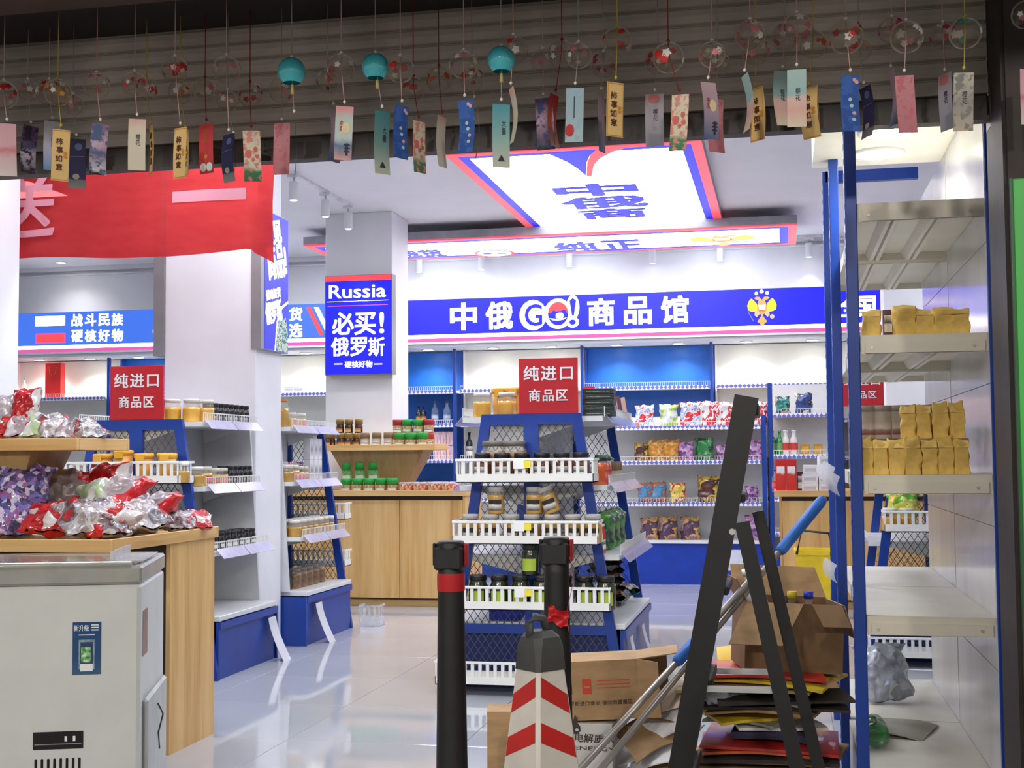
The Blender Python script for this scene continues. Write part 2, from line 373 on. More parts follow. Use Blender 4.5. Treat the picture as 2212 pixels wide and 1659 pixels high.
# ================================================================== LIGHTBOX SIGNS
EW = emit('lightbox_white', (255, 255, 255), 7.0)
EL = emit('lightbox_lettering', (255, 255, 255), 1.35)
EB = emit('lightbox_blue', (26, 30, 250), 1.05)
EBL = emit('lightbox_pale_blue', (66, 116, 232), 1.0)
ER = emit('lightbox_red', (255, 78, 84), 1.0)
EM = emit('lightbox_magenta', (226, 92, 172), 1.0)
EY = emit('lightbox_yellow', (255, 226, 60), 1.0)
EO = emit('lightbox_orange', (250, 186, 84), 1.0)
EP = emit('lightbox_peach', (250, 196, 150), 1.0)
EGB = emit('print_grey_blue', (120, 140, 200), .9)
YS = 13.20
def fascia(x0, x1, panel, label):
    t = thing('fascia_lightbox', label, 'sign', (x0, YS, 2.46))
    w = x1 - x0; zb = .035
    MB().box(0, w, 0, .02, 0, .47).build('housing', GREYM, t)
    MB().box(0, w, -.012, -.0005, .098, .470).build('panel', panel, t)
    MB().box(0, w, -.012, -.0005, .060, .097).build('white_stripe', EW, t)
    MB().box(0, w, -.012, -.0005, .022, .059).build('magenta_stripe', EM, t)
    MB().box(0, w, -.010, -.0005, 0, .0215).build('sill', WHITE, t)
    return t
xs0, xs1 = -4.2, 3.2
fs = fascia(xs0, xs1, EB, 'deep blue illuminated fascia sign with white Chinese shop name and golden eagle')
def on(t, px, py, Y=YS): p = S(px, py, Y); return (p.x - t.location.x, p.z - t.location.z)
def sgn_char(s, px, py, hpx, t=fs, m_=None, Y=YS, bold=.03, wpx=None):
    x, z = on(t, px, py, Y); a = S(px, py, Y); b = S(px, py + hpx, Y)
    hh = a.z - b.z
    return text(s, hh, m_ or EL, t, (x, -.014, z), bold=bold, fit=((wpx or hpx) / hpx * hh, hh))
for s, px in (('中', 1002), ('俄', 1079), ('商', 1299), ('品', 1378), ('馆', 1458)):
    sgn_char(s, px, 684 - (px - 1002) * .034, 60, bold=.03)
# GO! logo: letters in fat white outlines
x, z = on(fs, 1152, 681); u = (S(1152, 681, YS).z - S(1152, 691, YS).z) / 10      # metres per picture pixel there
def ringo(cx, cz, r, hole, m_, name, dy, r2=None):
    n = 28; v = []; a = circle(0, 0, r, n, r2); b = circle(0, 0, hole, n, hole * (r2 or r) / r)
    mb = MB().add([(cx + p[0], -.014 - dy, cz + p[1]) for p in a] + [(cx + p[0], -.014 - dy, cz + p[1]) for p in b] +
                  [(cx + p[0], -.012, cz + p[1]) for p in a] + [(cx + p[0], -.012, cz + p[1]) for p in b],
                  [(i, (i + 1) % n, n + (i + 1) % n, n + i) for i in range(n)] + [(i, (i + 1) % n, 2 * n + (i + 1) % n, 2 * n + i) for i in range(n)] +
                  [(n + i, n + (i + 1) % n, 3 * n + (i + 1) % n, 3 * n + i) for i in range(n)])
    return mb.build(name, m_, fs)
def disc(cx, cz, r, m_, name, dy, r2=None, a0=0, a1=2 * PI, par=None):
    n = 24; pts = [(cx + r * math.cos(a0 + (a1 - a0) * i / n), cz + (r2 or r) * math.sin(a0 + (a1 - a0) * i / n)) for i in range(n + (a1 - a0 < 2 * PI - .01))]
    return MB().prism(pts, -.012 - dy, -.012).build(name, m_, par or fs)
disc(x, z, 30 * u, EL, 'letter_outline', .002, 33 * u)
text('G', 1, EB, fs, (x + 1 * u, -.0155, z), bold=.01, fit=(38 * u, 47 * u), depth=.0012)
x2, z2 = on(fs, 1206, 678)
disc(x2, z2, 31 * u, EL, 'letter_outline', .002, 33 * u)
disc(x2, z2, 22 * u, EB, 'letter_o', .003, 25 * u)
disc(x2, z2 + 2 * u, 21.5 * u, ER, 'red_cap', .004, 23 * u, 0, PI)
MB().prism([(x2 + a * u, z2 + b * u) for a, b in ((-16, -8), (-14, 4), (-9, 8), (-5, 5), (8, 6), (12, 9), (17, 6), (18, -4), (14, -14), (2, -18), (-10, -16))], -.0172, -.012).build('blue_shape', EB, fs)
MB().prism([(x2 + a * u, z2 + b * u) for a, b in ((-5, -9), (-5, -1), (0, 2), (9, 2), (13, -3), (11, -9), (4, -12))], -.0185, -.012).build('white_patch', EL, fs)
MB().prism([(x2 + a * u, z2 + b * u) for a, b in ((-20, -9), (-12, -14), (0, -15), (12, -13), (20, -8), (12, -10), (0, -11.5), (-12, -10))], -.0180, -.012).build('white_collar', EL, fs)
x3, z3 = on(fs, 1238, 668)
disc(x3, z3 + 4 * u, 14 * u, EL, 'letter_outline', .002, 27 * u); disc(x3 - 1 * u, z3 - 28 * u, 14 * u, EL, 'letter_outline', .0022, 12 * u)
MB().prism([(x3 - 7 * u, z3 + 18 * u), (x3, z3 + 24 * u), (x3 + 7 * u, z3 + 18 * u), (x3 + 2 * u, z3 - 14 * u), (x3 - 2 * u, z3 - 14 * u)], -.0155, -.012).build('exclamation', EB, fs)
disc(x3 - 1 * u, z3 - 28 * u, 7 * u, EB, 'exclamation_dot', .0034, 5.5 * u)
# double-headed eagle emblem
def emblem(fn, par, axis, th, sy=1):
    """fn maps crop pixels of the emblem drawing to the two plane coordinates"""
    mir = lambda L: [(2120 - a, b) for a, b in L]
    wing = [(800, 555), (735, 620), (690, 740), (715, 860), (800, 895), (880, 905), (955, 860), (935, 700), (870, 620)]
    head = [(1058, 600), (1000, 525), (930, 515), (862, 548), (905, 585), (970, 610), (985, 700), (1058, 700)]
    leg = [(950, 850), (880, 910), (870, 990), (930, 1040), (960, 1000), (1020, 940)]
    tail = [(1060, 980), (985, 1090), (935, 1150), (990, 1195), (1060, 1275), (1130, 1195), (1185, 1150), (1135, 1090)]
    body = [(960, 660), (1160, 660), (1185, 850), (1060, 1010), (935, 850)]
    P = [('wing', wing, EY), ('wing', mir(wing), EY), ('head', head, EO), ('head', mir(head), EO), ('body', body, EO), ('leg', leg, EP), ('leg', mir(leg), EP), ('tail', tail, EO)]
    for cx_, cy_, r_ in ((925, 430, 42), (1058, 385, 48), (1195, 425, 42)): P.append(('crown', circle(cx_, cy_, r_, 10), EW))
    P += [('orb', circle(1310, 1030, 58, 12), EP), ('sceptre', [(690, 880), (715, 880), (850, 1120), (830, 1135)], EGB),
          ('shield', circle(1060, 810, 112, 14), ER), ('shield_field', [(970, 725), (1150, 725), (1140, 850), (985, 850)], EW)]
    for i, (n_, L, m_) in enumerate(P):
        off = th + (.001 if 'shield' in n_ or n_ == 'body' else 0) + (.001 if n_ == 'shield_field' else 0)
        pts = [fn(a, b) for a, b in L]
        MB().prism(pts, -.012 - off if axis == 'y' else -off, -.012 if axis == 'y' else 0, axis).build(n_, m_, par)
ex, ez = on(fs, 1646, 665)
emblem(lambda a, b: (ex + (a - 1060) * .0814 * u, ez - (b - 800) * .0814 * u), fs, 'y', .002)
for s, px in (('全', 1838), ('国', 1868)): sgn_char(s, px, 662, 46, bold=.03)
fl2 = fascia(-9.3, -4.2, EBL, 'pale blue illuminated fascia sign with Russian tricolour bars and slogan')
def rectp(t, px0, px1, py0, py1, m_, name, dy=.002):
    a = on(t, px0, py1); b = on(t, px1, py0); MB().box(a[0], b[0], -.012 - dy, -.012, a[1], b[1]).build(name, m_, t)
rectp(fl2, 78, 142, 682, 705, EW, 'white_bar'); rectp(fl2, 78, 143, 719, 743, EM, 'red_bar_outline', .0015); rectp(fl2, 81, 140, 722, 740, ER, 'red_bar', .003)
for i, s in enumerate('战斗民族'): sgn_char(s, 168 + i * 29, 692 - i * .6, 27, fl2, bold=.03)
for i, s in enumerate('硬核好物'): sgn_char(s, 168 + i * 29, 726 - i * .6, 27, fl2, bold=.03)
sgn_char('货', 640, 679, 30, fl2, bold=.03); sgn_char('选', 640, 714, 30, fl2, bold=.03)
for px0, m_, n_ in ((662, ER, 'red_slash'), (679, EW, 'white_slash')):
    pts = [on(fl2, px0, 664), on(fl2, px0 + 10, 664), on(fl2, px0 + 38, 722), on(fl2, px0 + 30, 726)]
    MB().prism(pts, -.014, -.012).build(n_, m_, fl2)
sgn_char('·', 337, 716, 12, fl2)

# Russia sign on the far column
rs = thing('column_lightbox', 'blue illuminated sign reading Russia with white Chinese lettering on a white column', 'sign', (0, 11.19, 0))
a, b = S(702, 811, 11.19), S(847, 591, 11.19)
rx0, rx1, rz0, rz1 = a.x, b.x, a.z, b.z; rw = rx1 - rx0
MB().box(rx0, rx1, .0, .11, rz0, rz1).build('housing', GREYM, rs)
MB().box(rx0 + .006, rx1 - .006, -.004, 0, rz0 + .006, rz1 - .006).build('panel', EB, rs)
MB().box(rx0 + .006, rx1 - .006, -.006, -.004, rz1 - .055, rz1 - .006).build('red_band', ER, rs)
def rst(s, x0, x1, y0, y1, bold=.02, m_=EL):
    p, q = S(x0, y1, 11.19), S(x1, y0, 11.19)
    text(s, .2, m_, rs, ((p.x + q.x) / 2, -.006, (p.z + q.z) / 2), bold=bold, fit=(q.x - p.x, q.z - p.z))
rst('Russia', 711, 834, 612, 646, .012)
p, q = S(707, 653, 11.19), S(839, 648, 11.19); MB().box(p.x, q.x, -.006, -.004, p.z, q.z).build('white_rule', EW, rs)
p, q = S(708, 663, 11.19), S(838, 657, 11.19); MB().box(p.x, q.x, -.006, -.004, p.z, q.z).build('magenta_rule', EM, rs)
rst('必', 718, 765, 674, 724); rst('买', 766, 812, 674, 724); rst('!', 820, 830, 674, 720); rst('俄', 716, 754, 728, 770); rst('罗', 757, 793, 728, 770); rst('斯', 796, 831, 728, 770)
rst('硬核好物', 745, 805, 779, 795, .02); rst('—', 722, 740, 785, 788); rst('—', 808, 826, 785, 788)

# lightboxes hung on both sides of the near column
cl = thing('column_lightbox', 'tall blue illuminated sign with slanted white Chinese lettering on the banner column', 'sign', (-3.331, 7.90, 1.97))
MB().box(0, .036, -.002, .41, 0, .92).box(-.03, .0, -.06, -.002, 0, .92).box(0, .036, -.06, -.002, 0, .92).build('housing', GREYM, cl)
MB().box(.0361, .0385, .0, .405, .006, .914).build('panel', EB, cl)
RY = (PI / 2, 0, PI / 2)
for s, y, z, w_, h_ in (('见', .20, .80, .15, .16), ('商品!', .20, .61, .33, .24), ('俄味好货', .14, .38, .25, .07), ('俄罗斯', .15, .26, .28, .15)):
    o = text(s, .2, EL, cl, (.0395, y, z), RY, bold=.03, fit=(w_, h_)); o.rotation_euler = (PI / 2 - 0, -.22, PI / 2)
def cpoly(pts, m_, n_, dx): MB().prism(pts, .0385, .0385 + dx, 'x').build(n_, m_, cl)
cpoly([(.20 + .2 * math.cos(t_) + .0, .0 + .33 * math.sin(t_)) for t_ in [PI * .5 * i / 10 + PI * .5 for i in range(11)]][::-1] + [(.19 + .185 * math.cos(t_), .31 * math.sin(t_)) for t_ in [PI * .5 * i / 10 + PI * .5 for i in range(11)]] if False else
      [(.40, .36), (.40, .345), (.30, .30), (.22, .2), (.18, .006), (.17, .006), (.205, .2), (.285, .31)], EW, 'white_arc', .001)
MB().prism([(.195, .008), (.23, .19), (.30, .27), (.33, .22), (.36, .25), (.40, .15), (.40, .008)], .0385, .0392, 'x').build('landmark_picture', blotch('landmark_print', [(70, 120, 130), (170, 220, 210), (230, 240, 200), (90, 80, 90)], 30, .5, coat=0), cl)
cl2 = thing('column_lightbox', 'grey housing of the twin sign on the banner column', 'sign', (-3.973, 7.90, 1.94))
MB().box(-.075, 0, -.06, .40, 0, .95).build('housing', GREYM, cl2)
MB().box(-.078, -.0755, -.05, .39, .01, .94).build('panel', EB, cl2)

# ceiling lightboxes
def ceil_box(name, label, x0, x1, y0, y1, zb, zt, red=.075, blue=.07):
    t = thing(name, label, 'light', (x0, y0, zb)); w, d = x1 - x0, y1 - y0
    MB().box(0, w, 0, d, .012, zt - zb).build('housing', mat('lightbox_housing', (150, 150, 160), .5), t)
    def frame(a, b, m_, n_, zz):
        MB().box(a, w - a, a, b, zz, .012).box(a, w - a, d - b, d - a, zz, .012).box(a, b, b, d - b, zz, .012).box(w - b, w - a, b, d - b, zz, .012).build(n_, m_, t)
    frame(0, red, ER, 'red_border', .0); frame(red, red + blue, EB, 'blue_border', .0)
    q = red + blue
    MB().box(q, w - q, q, d - q, .002, .012).build('panel', EW, t)
    return t
ZL1 = 3.44
L1 = ceil_box('ceiling_lightbox', 'large white ceiling lightbox with red and blue border and swoosh', -2.357, -.52, 8.98, 12.40, ZL1, ZC)
def c1(px, py, z=ZL1, o=None): p = SZ(px, py, z); o = o or L1; return (p.x - o.location.x, p.y - o.location.y)
def cprint(t, pts, m_, n_, lift=.0): MB().prism(pts, -.0012 - lift, .002, 'z').build(n_, m_, t)
cprint(L1, [c1(*p) for p in ((1182, 331), (1288, 323), (1274, 336), (1267, 352), (1266, 380), (1250, 366), (1226, 350))], EB, 'blue_swoosh')
cprint(L1, [c1(*p) for p in ((1288, 323), (1356, 318), (1322, 328), (1296, 342), (1283, 356), (1278, 380), (1267, 380), (1268, 352), (1275, 336))], ER, 'red_swoosh')
def ctext(t, s, px, py0, py1, wpx, z, m_=EB, bold=.03):
    a, b = SZ(px, py0, z), SZ(px, py1, z); l, r_ = SZ(px - wpx / 2, (py0 + py1) / 2, z), SZ(px + wpx / 2, (py0 + py1) / 2, z)
    text(s, .5, m_, t, ((a.x + b.x) / 2 - t.location.x, (a.y + b.y) / 2 - t.location.y, -.001), (PI, 0, 0), bold=bold, fit=(abs(r_.x - l.x), abs(a.y - b.y)))
ctext(L1, '中', 1287, 397, 423, 186, ZL1); ctext(L1, '俄', 1305, 424, 449, 190, ZL1); ctext(L1, '商', 1325, 450, 471, 150, ZL1)
ZL2 = 3.345
L2 = ceil_box('ceiling_lightbox', 'long low white ceiling lightbox with red border, emblem and blue lettering', -4.58, .16, 11.95, 13.07, ZL2, ZL2 + .09, .08, .08)
for x_ in (.3, 1.9, 4.4):
    for y_ in (.6, 1.0): MB().tube([(x_, y_, .08), (x_, y_, ZC - ZL2)], .004, 6).build('hanger_rod', STEEL, L2)
def c2(px, py): return c1(px, py, ZL2, L2)
ctext(L2, '俄货', 905, 540, 556, 110, ZL2); ctext(L2, '纯', 1245, 523, 544, 96, ZL2); ctext(L2, '正', 1345, 518, 540, 90, ZL2)
p = c2(1068, 547); cprint(L2, [(p[0] + .21 * math.cos(t_ * PI / 12), p[1] + .21 * math.sin(t_ * PI / 12)) for t_ in range(24)], ER, 'round_emblem')
cprint(L2, [(p[0] + .175 * math.cos(t_ * PI / 12), p[1] + .175 * math.sin(t_ * PI / 12)) for t_ in range(24)], EW, 'round_emblem_field', .001)
cprint(L2, [(p[0] - .12, p[1] - .05), (p[0] - .03, p[1] - .05), (p[0] - .03, p[1] + .05), (p[0] - .12, p[1] + .05)], EB, 'emblem_mark', .002)
cprint(L2, [(p[0] + .03, p[1] - .05), (p[0] + .12, p[1] - .05), (p[0] + .12, p[1] + .05), (p[0] + .03, p[1] + .05)], EB, 'emblem_mark', .002)
p = c2(1560, 517)
emblem(lambda a, b: (p[0] + (a - 1060) * .00085, p[1] + (b - 800) * .00085), L2, 'z', .0012)

# unseen ceiling panels added to brighten the shop front, left side and back wall
for x, y in ((-.9, 5.0), (-2.3, 5.0), (-3.4, 6.1), (-1.2, 6.6), (.9, 7.6), (-3.0, 7.35), (-3.6, 13.1), (-2.1, 13.1), (-.6, 13.1), (-6.2, 6.6), (-6.2, 9.6), (-5.2, 12.0), (1.9, 11.0)):
    t = thing('added_panel_light', 'added square white ceiling panel light', 'light', (x, y, ZC), 0, 'added ceiling panel lights')
    MB().box(-.32, .32, -.32, .32, -.015, 0).build('frame', WHITE, t)
    MB().box(-.29, .29, -.29, .29, -.018, -.014).build('diffuser', emit('added_panel_glow', (236, 244, 255), 27.0) if y < 12.9 else emit('added_panel_glow_dim', (236, 244, 255), 6.0), t)
# downlights under the back bulkhead
EDL = emit('downlight_lens', (255, 250, 235), 30.0)
def downlight(x, y, z, power, col=(1, .97, .92), r=.055, label='round recessed downlight in the underside of the back bulkhead', grp='downlights under the fascia sign'):
    t = thing('downlight', label, 'light', (x, y, z), 0, grp)
    MB().lathe([(r * 1.25, 0), (r * 1.25, -.008), (r, -.010), (r, 0)], 18, caps=False).build('trim_ring', WHITE, t)
    MB().lathe([(r, -.004), (r, -.009)], 18).build('lens', EDL, t)
    lamp('downlight_lamp', 'SPOT', (x, y, z - .02), power, col, .04, (x, y, 0), 2.3, .8)
for px in (925, 1065, 1190, 1332, 1465, 1612, 1755, 85, 195, 300, 660, 420, 540):
    downlight(S(px, 745, 13.5).x, 13.50, 2.43, 40)
for x in (1.15, 1.8): downlight(x, 13.5, 2.43, 26)
for px, py in ((1897, 330), (1915, 284)):
    q = SZ(px, py, 2.46); downlight(q.x, q.y, 2.46, 20, (1, .98, .93), .085, 'bright round downlight over the white rack of paper bags', 'downlights over the white rack')
q = SZ(132, 566, ZC); downlight(q.x, q.y, ZC, 18, (1, 1, 1), .05, 'small round downlight alone in the ceiling under the red banner', None)

# track spots
def track(p0, p1, spots, label, grp, aim=(0, 0, -1), zc=ZC, power=55):
    p0, p1 = Vector(p0), Vector(p1); d = p1 - p0
    o = MB().bar((0, 0, -.012), (d.x, d.y, -.012), .034, .024, side=(0, 0, 1)).build('light_track', mat('track_white', (226, 226, 230), .4), None, p0)
    tag(o, label, 'track')
    for f_ in spots:
        q = p0 + d * f_
        t = thing('track_spotlight', grp[0], 'spotlight', (q.x, q.y, zc - .024), 0, grp[1])
        MB().cbox(-.05, .05, -.018, .018, -.022, 0, .003).build('adapter', WHITE, t)
        MB().tube([(0, 0, -.02), (0, 0, -.06)], .008).build('stem', STEEL, t)
        MB().lathe([(.033, -.058), (.036, -.064), (.036, -.20), (.030, -.205)], 16).build('head', WHITE, t)
        MB().lathe([(.028, -.2045), (.028, -.2065)], 14).build('lens', emit('spot_lens', (255, 252, 240), 6), t)
        lamp('track_lamp', 'SPOT', (q.x, q.y, zc - .25), power, INT, .03, (q.x + aim[0], q.y + aim[1], 0), 1.5, .6)
tl = [SZ(px, 579, ZC).x for px in (60, 85, 155, 283, 345)]; ty = SZ(150, 579, ZC).y
track((tl[0], ty, ZC), (tl[4] + 1.2, ty, ZC), [(tl[i] - tl[0]) / (tl[4] + 1.2 - tl[0]) for i in (1, 2, 3)],
      'white ceiling track with three spotlights above the tricolour-bar sign', ('white cylindrical track spotlight above the tricolour-bar sign', 'spots above the tricolour-bar sign'))
a, b = SZ(600, 350, ZC), SZ(752, 440, ZC)
a.x = b.x = (a.x + b.x) / 2
def fr(px, py): q = SZ(px, py, ZC); return (q.y - a.y) / (b.y - a.y)
track(a, b, [fr(612, 372), fr(681, 412), fr(741, 440)], 'white ceiling track running toward the back wall beside the Russia sign column',
      ('white cylindrical track spotlight hanging between the two columns', 'spots on the track between the columns'))
track((-4.4, 13.60, ZC), (1.6, 13.60, ZC), [(S(px, 580, 13.60).x + 4.4) / 6.0 for px in (905, 1040, 1230, 1410, 1556, 1748)],
      'long white ceiling track in front of the blue shop-name sign', ('white cylindrical track spotlight in front of the shop-name sign', 'spots on the long back track'), (0, -.8, 0))

# red cloth banner
bn = thing('cloth_banner', 'translucent red cloth banner with pale characters hung beside the white column', 'banner', (0, 6.78, 0))
def wave(x, z): return .016 * math.sin(x * 3.1 + z * 2) + .010 * math.sin(x * 9 - z * 6) + .05 * max(0, x + 2.98) * math.sin(x * 26 + z * 3) * 2.2 + (.012 if x > -3.45 else 0)
bx0, bx1 = -4.9, -2.76
def bfn(u_, v_):
    x = bx0 + (bx1 - bx0) * u_; zb = 2.425 + .02 * max(0, (x + 3.4)) + .012 * math.sin(x * 4)
    if x > -2.95: zb -= .10 * (x + 2.95) / .19 * (1 if x > -2.9 else .4)
    z = zb + (3.10 - zb) * v_; x -= .03 * max(0, u_ - .9) * 10 * (1 - abs(v_ - .45)) * .6
    return (x, wave(x, z), z)
mred, nt, bs, out = nodes('banner_red_cloth')
n_ = noise_fac(nt, 5, 3, (1, 1, 3)); r_ = ramp(nt, n_.outputs[0], [(.3, (176, 34, 38)), (.7, (192, 48, 50))]); nt.links.new(r_.outputs[0], bs.inputs['Base Color']); bs.inputs['Roughness'].default_value = .6
tr = nt.nodes.new('ShaderNodeBsdfTranslucent'); nt.links.new(r_.outputs[0], tr.inputs[0]); tp = nt.nodes.new('ShaderNodeBsdfTransparent'); tp.inputs[0].default_value = lin((240, 90, 90))
m1 = nt.nodes.new('ShaderNodeMixShader'); m1.inputs[0].default_value = .55; m2 = nt.nodes.new('ShaderNodeMixShader'); m2.inputs[0].default_value = .12
nt.links.new(bs.outputs[0], m1.inputs[1]); nt.links.new(tr.outputs[0], m1.inputs[2]); nt.links.new(m1.outputs[0], m2.inputs[1]); nt.links.new(tp.outputs[0], m2.inputs[2]); nt.links.new(m2.outputs[0], out.inputs[0])
MB().grid(bfn, 110, 24).build('cloth', mred, bn)
PINK = mat('banner_lettering', (205, 132, 146), .6, var=.02)
def blet(s, px, py, wpx, hpx, bold=.02):
    p_, q_ = S(px - wpx / 2, py + hpx / 2, 6.78), S(px + wpx / 2, py - hpx / 2, 6.78)
    o = text(s, .4, PINK, bn, (0, 0, 0), (0, 0, 0), bold=bold, fit=(q_.x - p_.x, q_.z - p_.z), depth=.0)
    cx_, cz_ = (p_.x + q_.x) / 2, (p_.z + q_.z) / 2
    bm = bmesh.new(); bm.from_mesh(o.data); bmesh.ops.subdivide_edges(bm, edges=[e for e in bm.edges if e.calc_length() > .05], cuts=3); bmesh.ops.triangulate(bm, faces=bm.faces); bm.to_mesh(o.data); bm.free()
    for v in o.data.vertices: x_, z_ = v.co.x + cx_, v.co.y + cz_; v.co = (x_, wave(x_, z_) - .022, z_)
blet('送', 50, 446, 156, 150, .012); 
p_, q_ = S(368, 437, 6.78), S(528, 404, 6.78)
MB().grid(lambda u_, v_: (p_.x + (q_.x - p_.x) * u_, wave(p_.x + (q_.x - p_.x) * u_, p_.z + (q_.z - p_.z) * v_) - .006, p_.z + (q_.z - p_.z) * v_ + .0 * u_), 20, 3).build('lettering', PINK, bn)
for x in (-4.8, -3.8, -2.85): MB().tube([(x, wave(x, 3.1), 3.09), (x, 0, ZC)], .003, 5).build('hanging_cord', LETW, bn)
# ================================================================== SHELVING
def fence(mb, x0, x1, y, z0, z1, step=.022, t=.003):
    mb.box(x0, x1, y - t / 2, y + t / 2, z1 - t * 1.6, z1)
    mb.box(x0, x1, y - t / 2, y + t / 2, z0, z0 + t)
    n = max(2, int((x1 - x0) / step))
    for i in range(n + 1):
        x = x0 + (x1 - x0) * i / n; mb.box(x - t / 2, x + t / 2, y - t / 2, y + t / 2, z0, z1)
    return mb
# ---- tall wall units on the back wall
BACKW = mat('back_panel_white', (244, 243, 236), .5, var=.01); BACKB = mat('back_panel_blue', (16, 88, 176), .4, var=.04)
YU = 13.38
def wall_unit(x0, x1, blue, label):
    t = thing('wall_shelf_unit', label, 'shelf', (x0, YU, 0), 0); w = x1 - x0
    MB().box(.02, w - .02, .385, .41, .3, 2.42).build('back_panel', BACKB if blue else BACKW, t)
    for x in (0, w):
        MB().cbox(x - .02 if x else .001, x - .001 if x else .02, .30, .41, 0, 2.42, .003).build('upright', BLUE if blue else WHITE, t)
    if blue:
        for x in (.001, w - .031): MB().cbox(x, x + .03, -.01, .035, 0, 2.42, .003).build('front_post', BLUE, t)
    for z in (.40, .83, 1.24, 1.62, 1.98):
        s = MB().box(.02, w - .02, 0.02, .385, z - .025, z).build('shelf', SHELFW, t)
        MB().box(.035, w - .035, .008, .019, z - .036, z + .004).build('price_strip', STRIP, s)
        f_ = fence(MB(), .035, w - .035, .025, z, z + .045).build('shelf_fence', PLASTW, s); f_['kind'] = 'stuff'
    MB().box(.02, w - .02, .04, .385, 0, .372).build('plinth', BLUE, t)
    return t
bounds = [S(px, 760, YU).x for px in (985, 1253, 1540)]
step_ = (bounds[2] - bounds[0]) / 2
xb = [bounds[0] - 4 * step_, bounds[0] - 3 * step_, bounds[0] - 2 * step_, bounds[0] - step_, bounds[0], bounds[1], bounds[2], bounds[2] + step_, bounds[2] + 2 * step_, bounds[2] + 3 * step_]
names = ['white-backed wall shelf unit behind the red gift bag', 'blue-backed wall shelf unit behind the banner column', 'white-backed wall shelf unit between the two columns',
         'blue-backed wall shelf unit beside the Russia sign column', 'white-backed wall shelf unit behind the middle red board', 'blue-backed wall shelf unit above the red candy bags',
         'white-backed wall shelf unit beside the blue rack posts', 'blue-backed wall shelf unit seen through the white rack', 'white-backed wall shelf unit beyond the white rack']
for i in range(9): wall_unit(xb[i] + .002, xb[i + 1] - .002, i % 2 == 1, names[i])

# ---- low gondola in front of the back wall (candy bags)
def low_unit(x0, x1, yf, levels, label, top, base=.42, kick=True, endposts=True):
    t = thing('low_shelf_unit', label, 'shelf', (x0, yf, 0)); w = x1 - x0
    MB().box(0, w, .40, .43, .1, top).build('back_panel', SHELFW, t)
    if endposts:
        for x in (0, w - .045):
            mb = MB().cbox(x, x + .045, .02, .07, 0, top, .004)
            for k in range(int(top / .05)): mb.box(x + .0452, x + .0462, .035, .055, .03 + k * .05, .045 + k * .05)
            mb.build('upright', BLUE, t)
    for z in levels:
        s = MB().box(.047, w - .047, .0, .40, z - .03, z).build('shelf', SHELFW, t)
        MB().box(.05, w - .05, -.012, -.001, z - .038, z + .002).build('price_strip', STRIP, s)
        o = fence(MB(), .05, w - .05, .01, z, z + .045, .026).build('shelf_fence', PLASTW, s); o['kind'] = 'stuff'
    MB().box(.047, w - .047, .0, .40, base - .03, base).build('deck', SHELFW, t)
    MB().box(.047, w - .047, .03, .05, .0, base - .031).build('kick_panel', mat('kick_blue', (18, 60, 168), .35), t)
    return t
GX1 = S(1656, 1000, 12.85).x; GX0 = -2.05
lz = [S(1500, y, 12.85).z for y in (920, 995, 1085)]
low_unit(GX0, GX1, 12.85, lz, 'low white shelf unit full of candy bags with blue kick panel and slotted blue upright', lz[0] + .10, .43)
o = MB().box(0, .21, 0, .001, 0, .20).build('paper_notice', mat('notice_paper', (214, 218, 232), .6), None, (S(1570, 1230, 12.87).x, 12.874, .14)); tag(o, 'pale paper notice stuck on the blue kick panel under the candy bags', 'notice')
HX0, HX1 = GX1 + .02, GX1 + .72
hz_ = [S(1700, y, 12.9).z for y in (893, 982, 1075, 1150)]
low_unit(HX0, HX1, 12.88, hz_, 'narrow white shelf unit holding green bottles behind the table of red boxes', hz_[0] + .30, .33)

# ---- double-sided gondolas with mesh ends
WIREM = mat('expanded_mesh_wire', (92, 94, 100), .4, .5, var=.05)
def wire_mesh(x0t, x1t, x0b, x1b, z0, z1, y, px=.042, pz=.062, t=.0035):
    """diamond mesh clipped to a trapezoid: bars of both slants"""
    mb = MB(); Hh = z1 - z0
    def lim(z):
        f_ = (z - z0) / Hh; return x0b + (x0t - x0b) * f_, x1b + (x1t - x1b) * f_
    sl = px / pz
    xa, xe = min(x0t, x0b), max(x1t, x1b)
    for sg in (1, -1):
        k = xa - Hh * sl
        while k < xe + Hh * sl:
            pts = []; N = 40
            for i in range(N + 1):
                z = z0 + Hh * i / N; x = k + sg * sl * (z - z0); l, r_ = lim(z)
                if l <= x <= r_: pts.append((x, z))
            if len(pts) > 1: mb.bar((pts[0][0], y, pts[0][1]), (pts[-1][0], y, pts[-1][1]), t, t)
            k += px
    return mb
def basket_mb(w, d, h, wt=None):
    """white slotted plastic trough: floor, solid lower band, upright bars, rounded rim; open top"""
    mb = MB(); lo = h * .36; t = .004; r = .02
    mb.box(-w / 2, w / 2, 0, d, 0, .005)
    mb.box(-w / 2, w / 2, 0, t, 0, lo).box(-w / 2, -w / 2 + t, 0, d, 0, lo).box(w / 2 - t, w / 2, 0, d, 0, lo).box(-w / 2, w / 2, d - t, d, 0, lo)
    mb.cbox(-w / 2 - .003, w / 2 + .003, -.004, t + .002, h - .014, h, .002).box(-w / 2 - .003, -w / 2 + t + .002, 0, d, h - .014, h).box(w / 2 - t - .002, w / 2 + .003, 0, d, h - .014, h)
    n = int(w / .040)
    for i in range(n + 1):
        x = -w / 2 + w * i / n; mb.box(x - .009 if i else x, x + .009 if i < n else x, 0, t, lo, h - .013)
    for j in range(1, int(d / .04)):
        y = d * j / int(d / .04)
        for sx in (-1, 1): mb.box(min(sx * w / 2, sx * (w / 2 - t)), max(sx * w / 2, sx * (w / 2 - t)), y - .008, y + .008, lo, h - .013)
    return mb
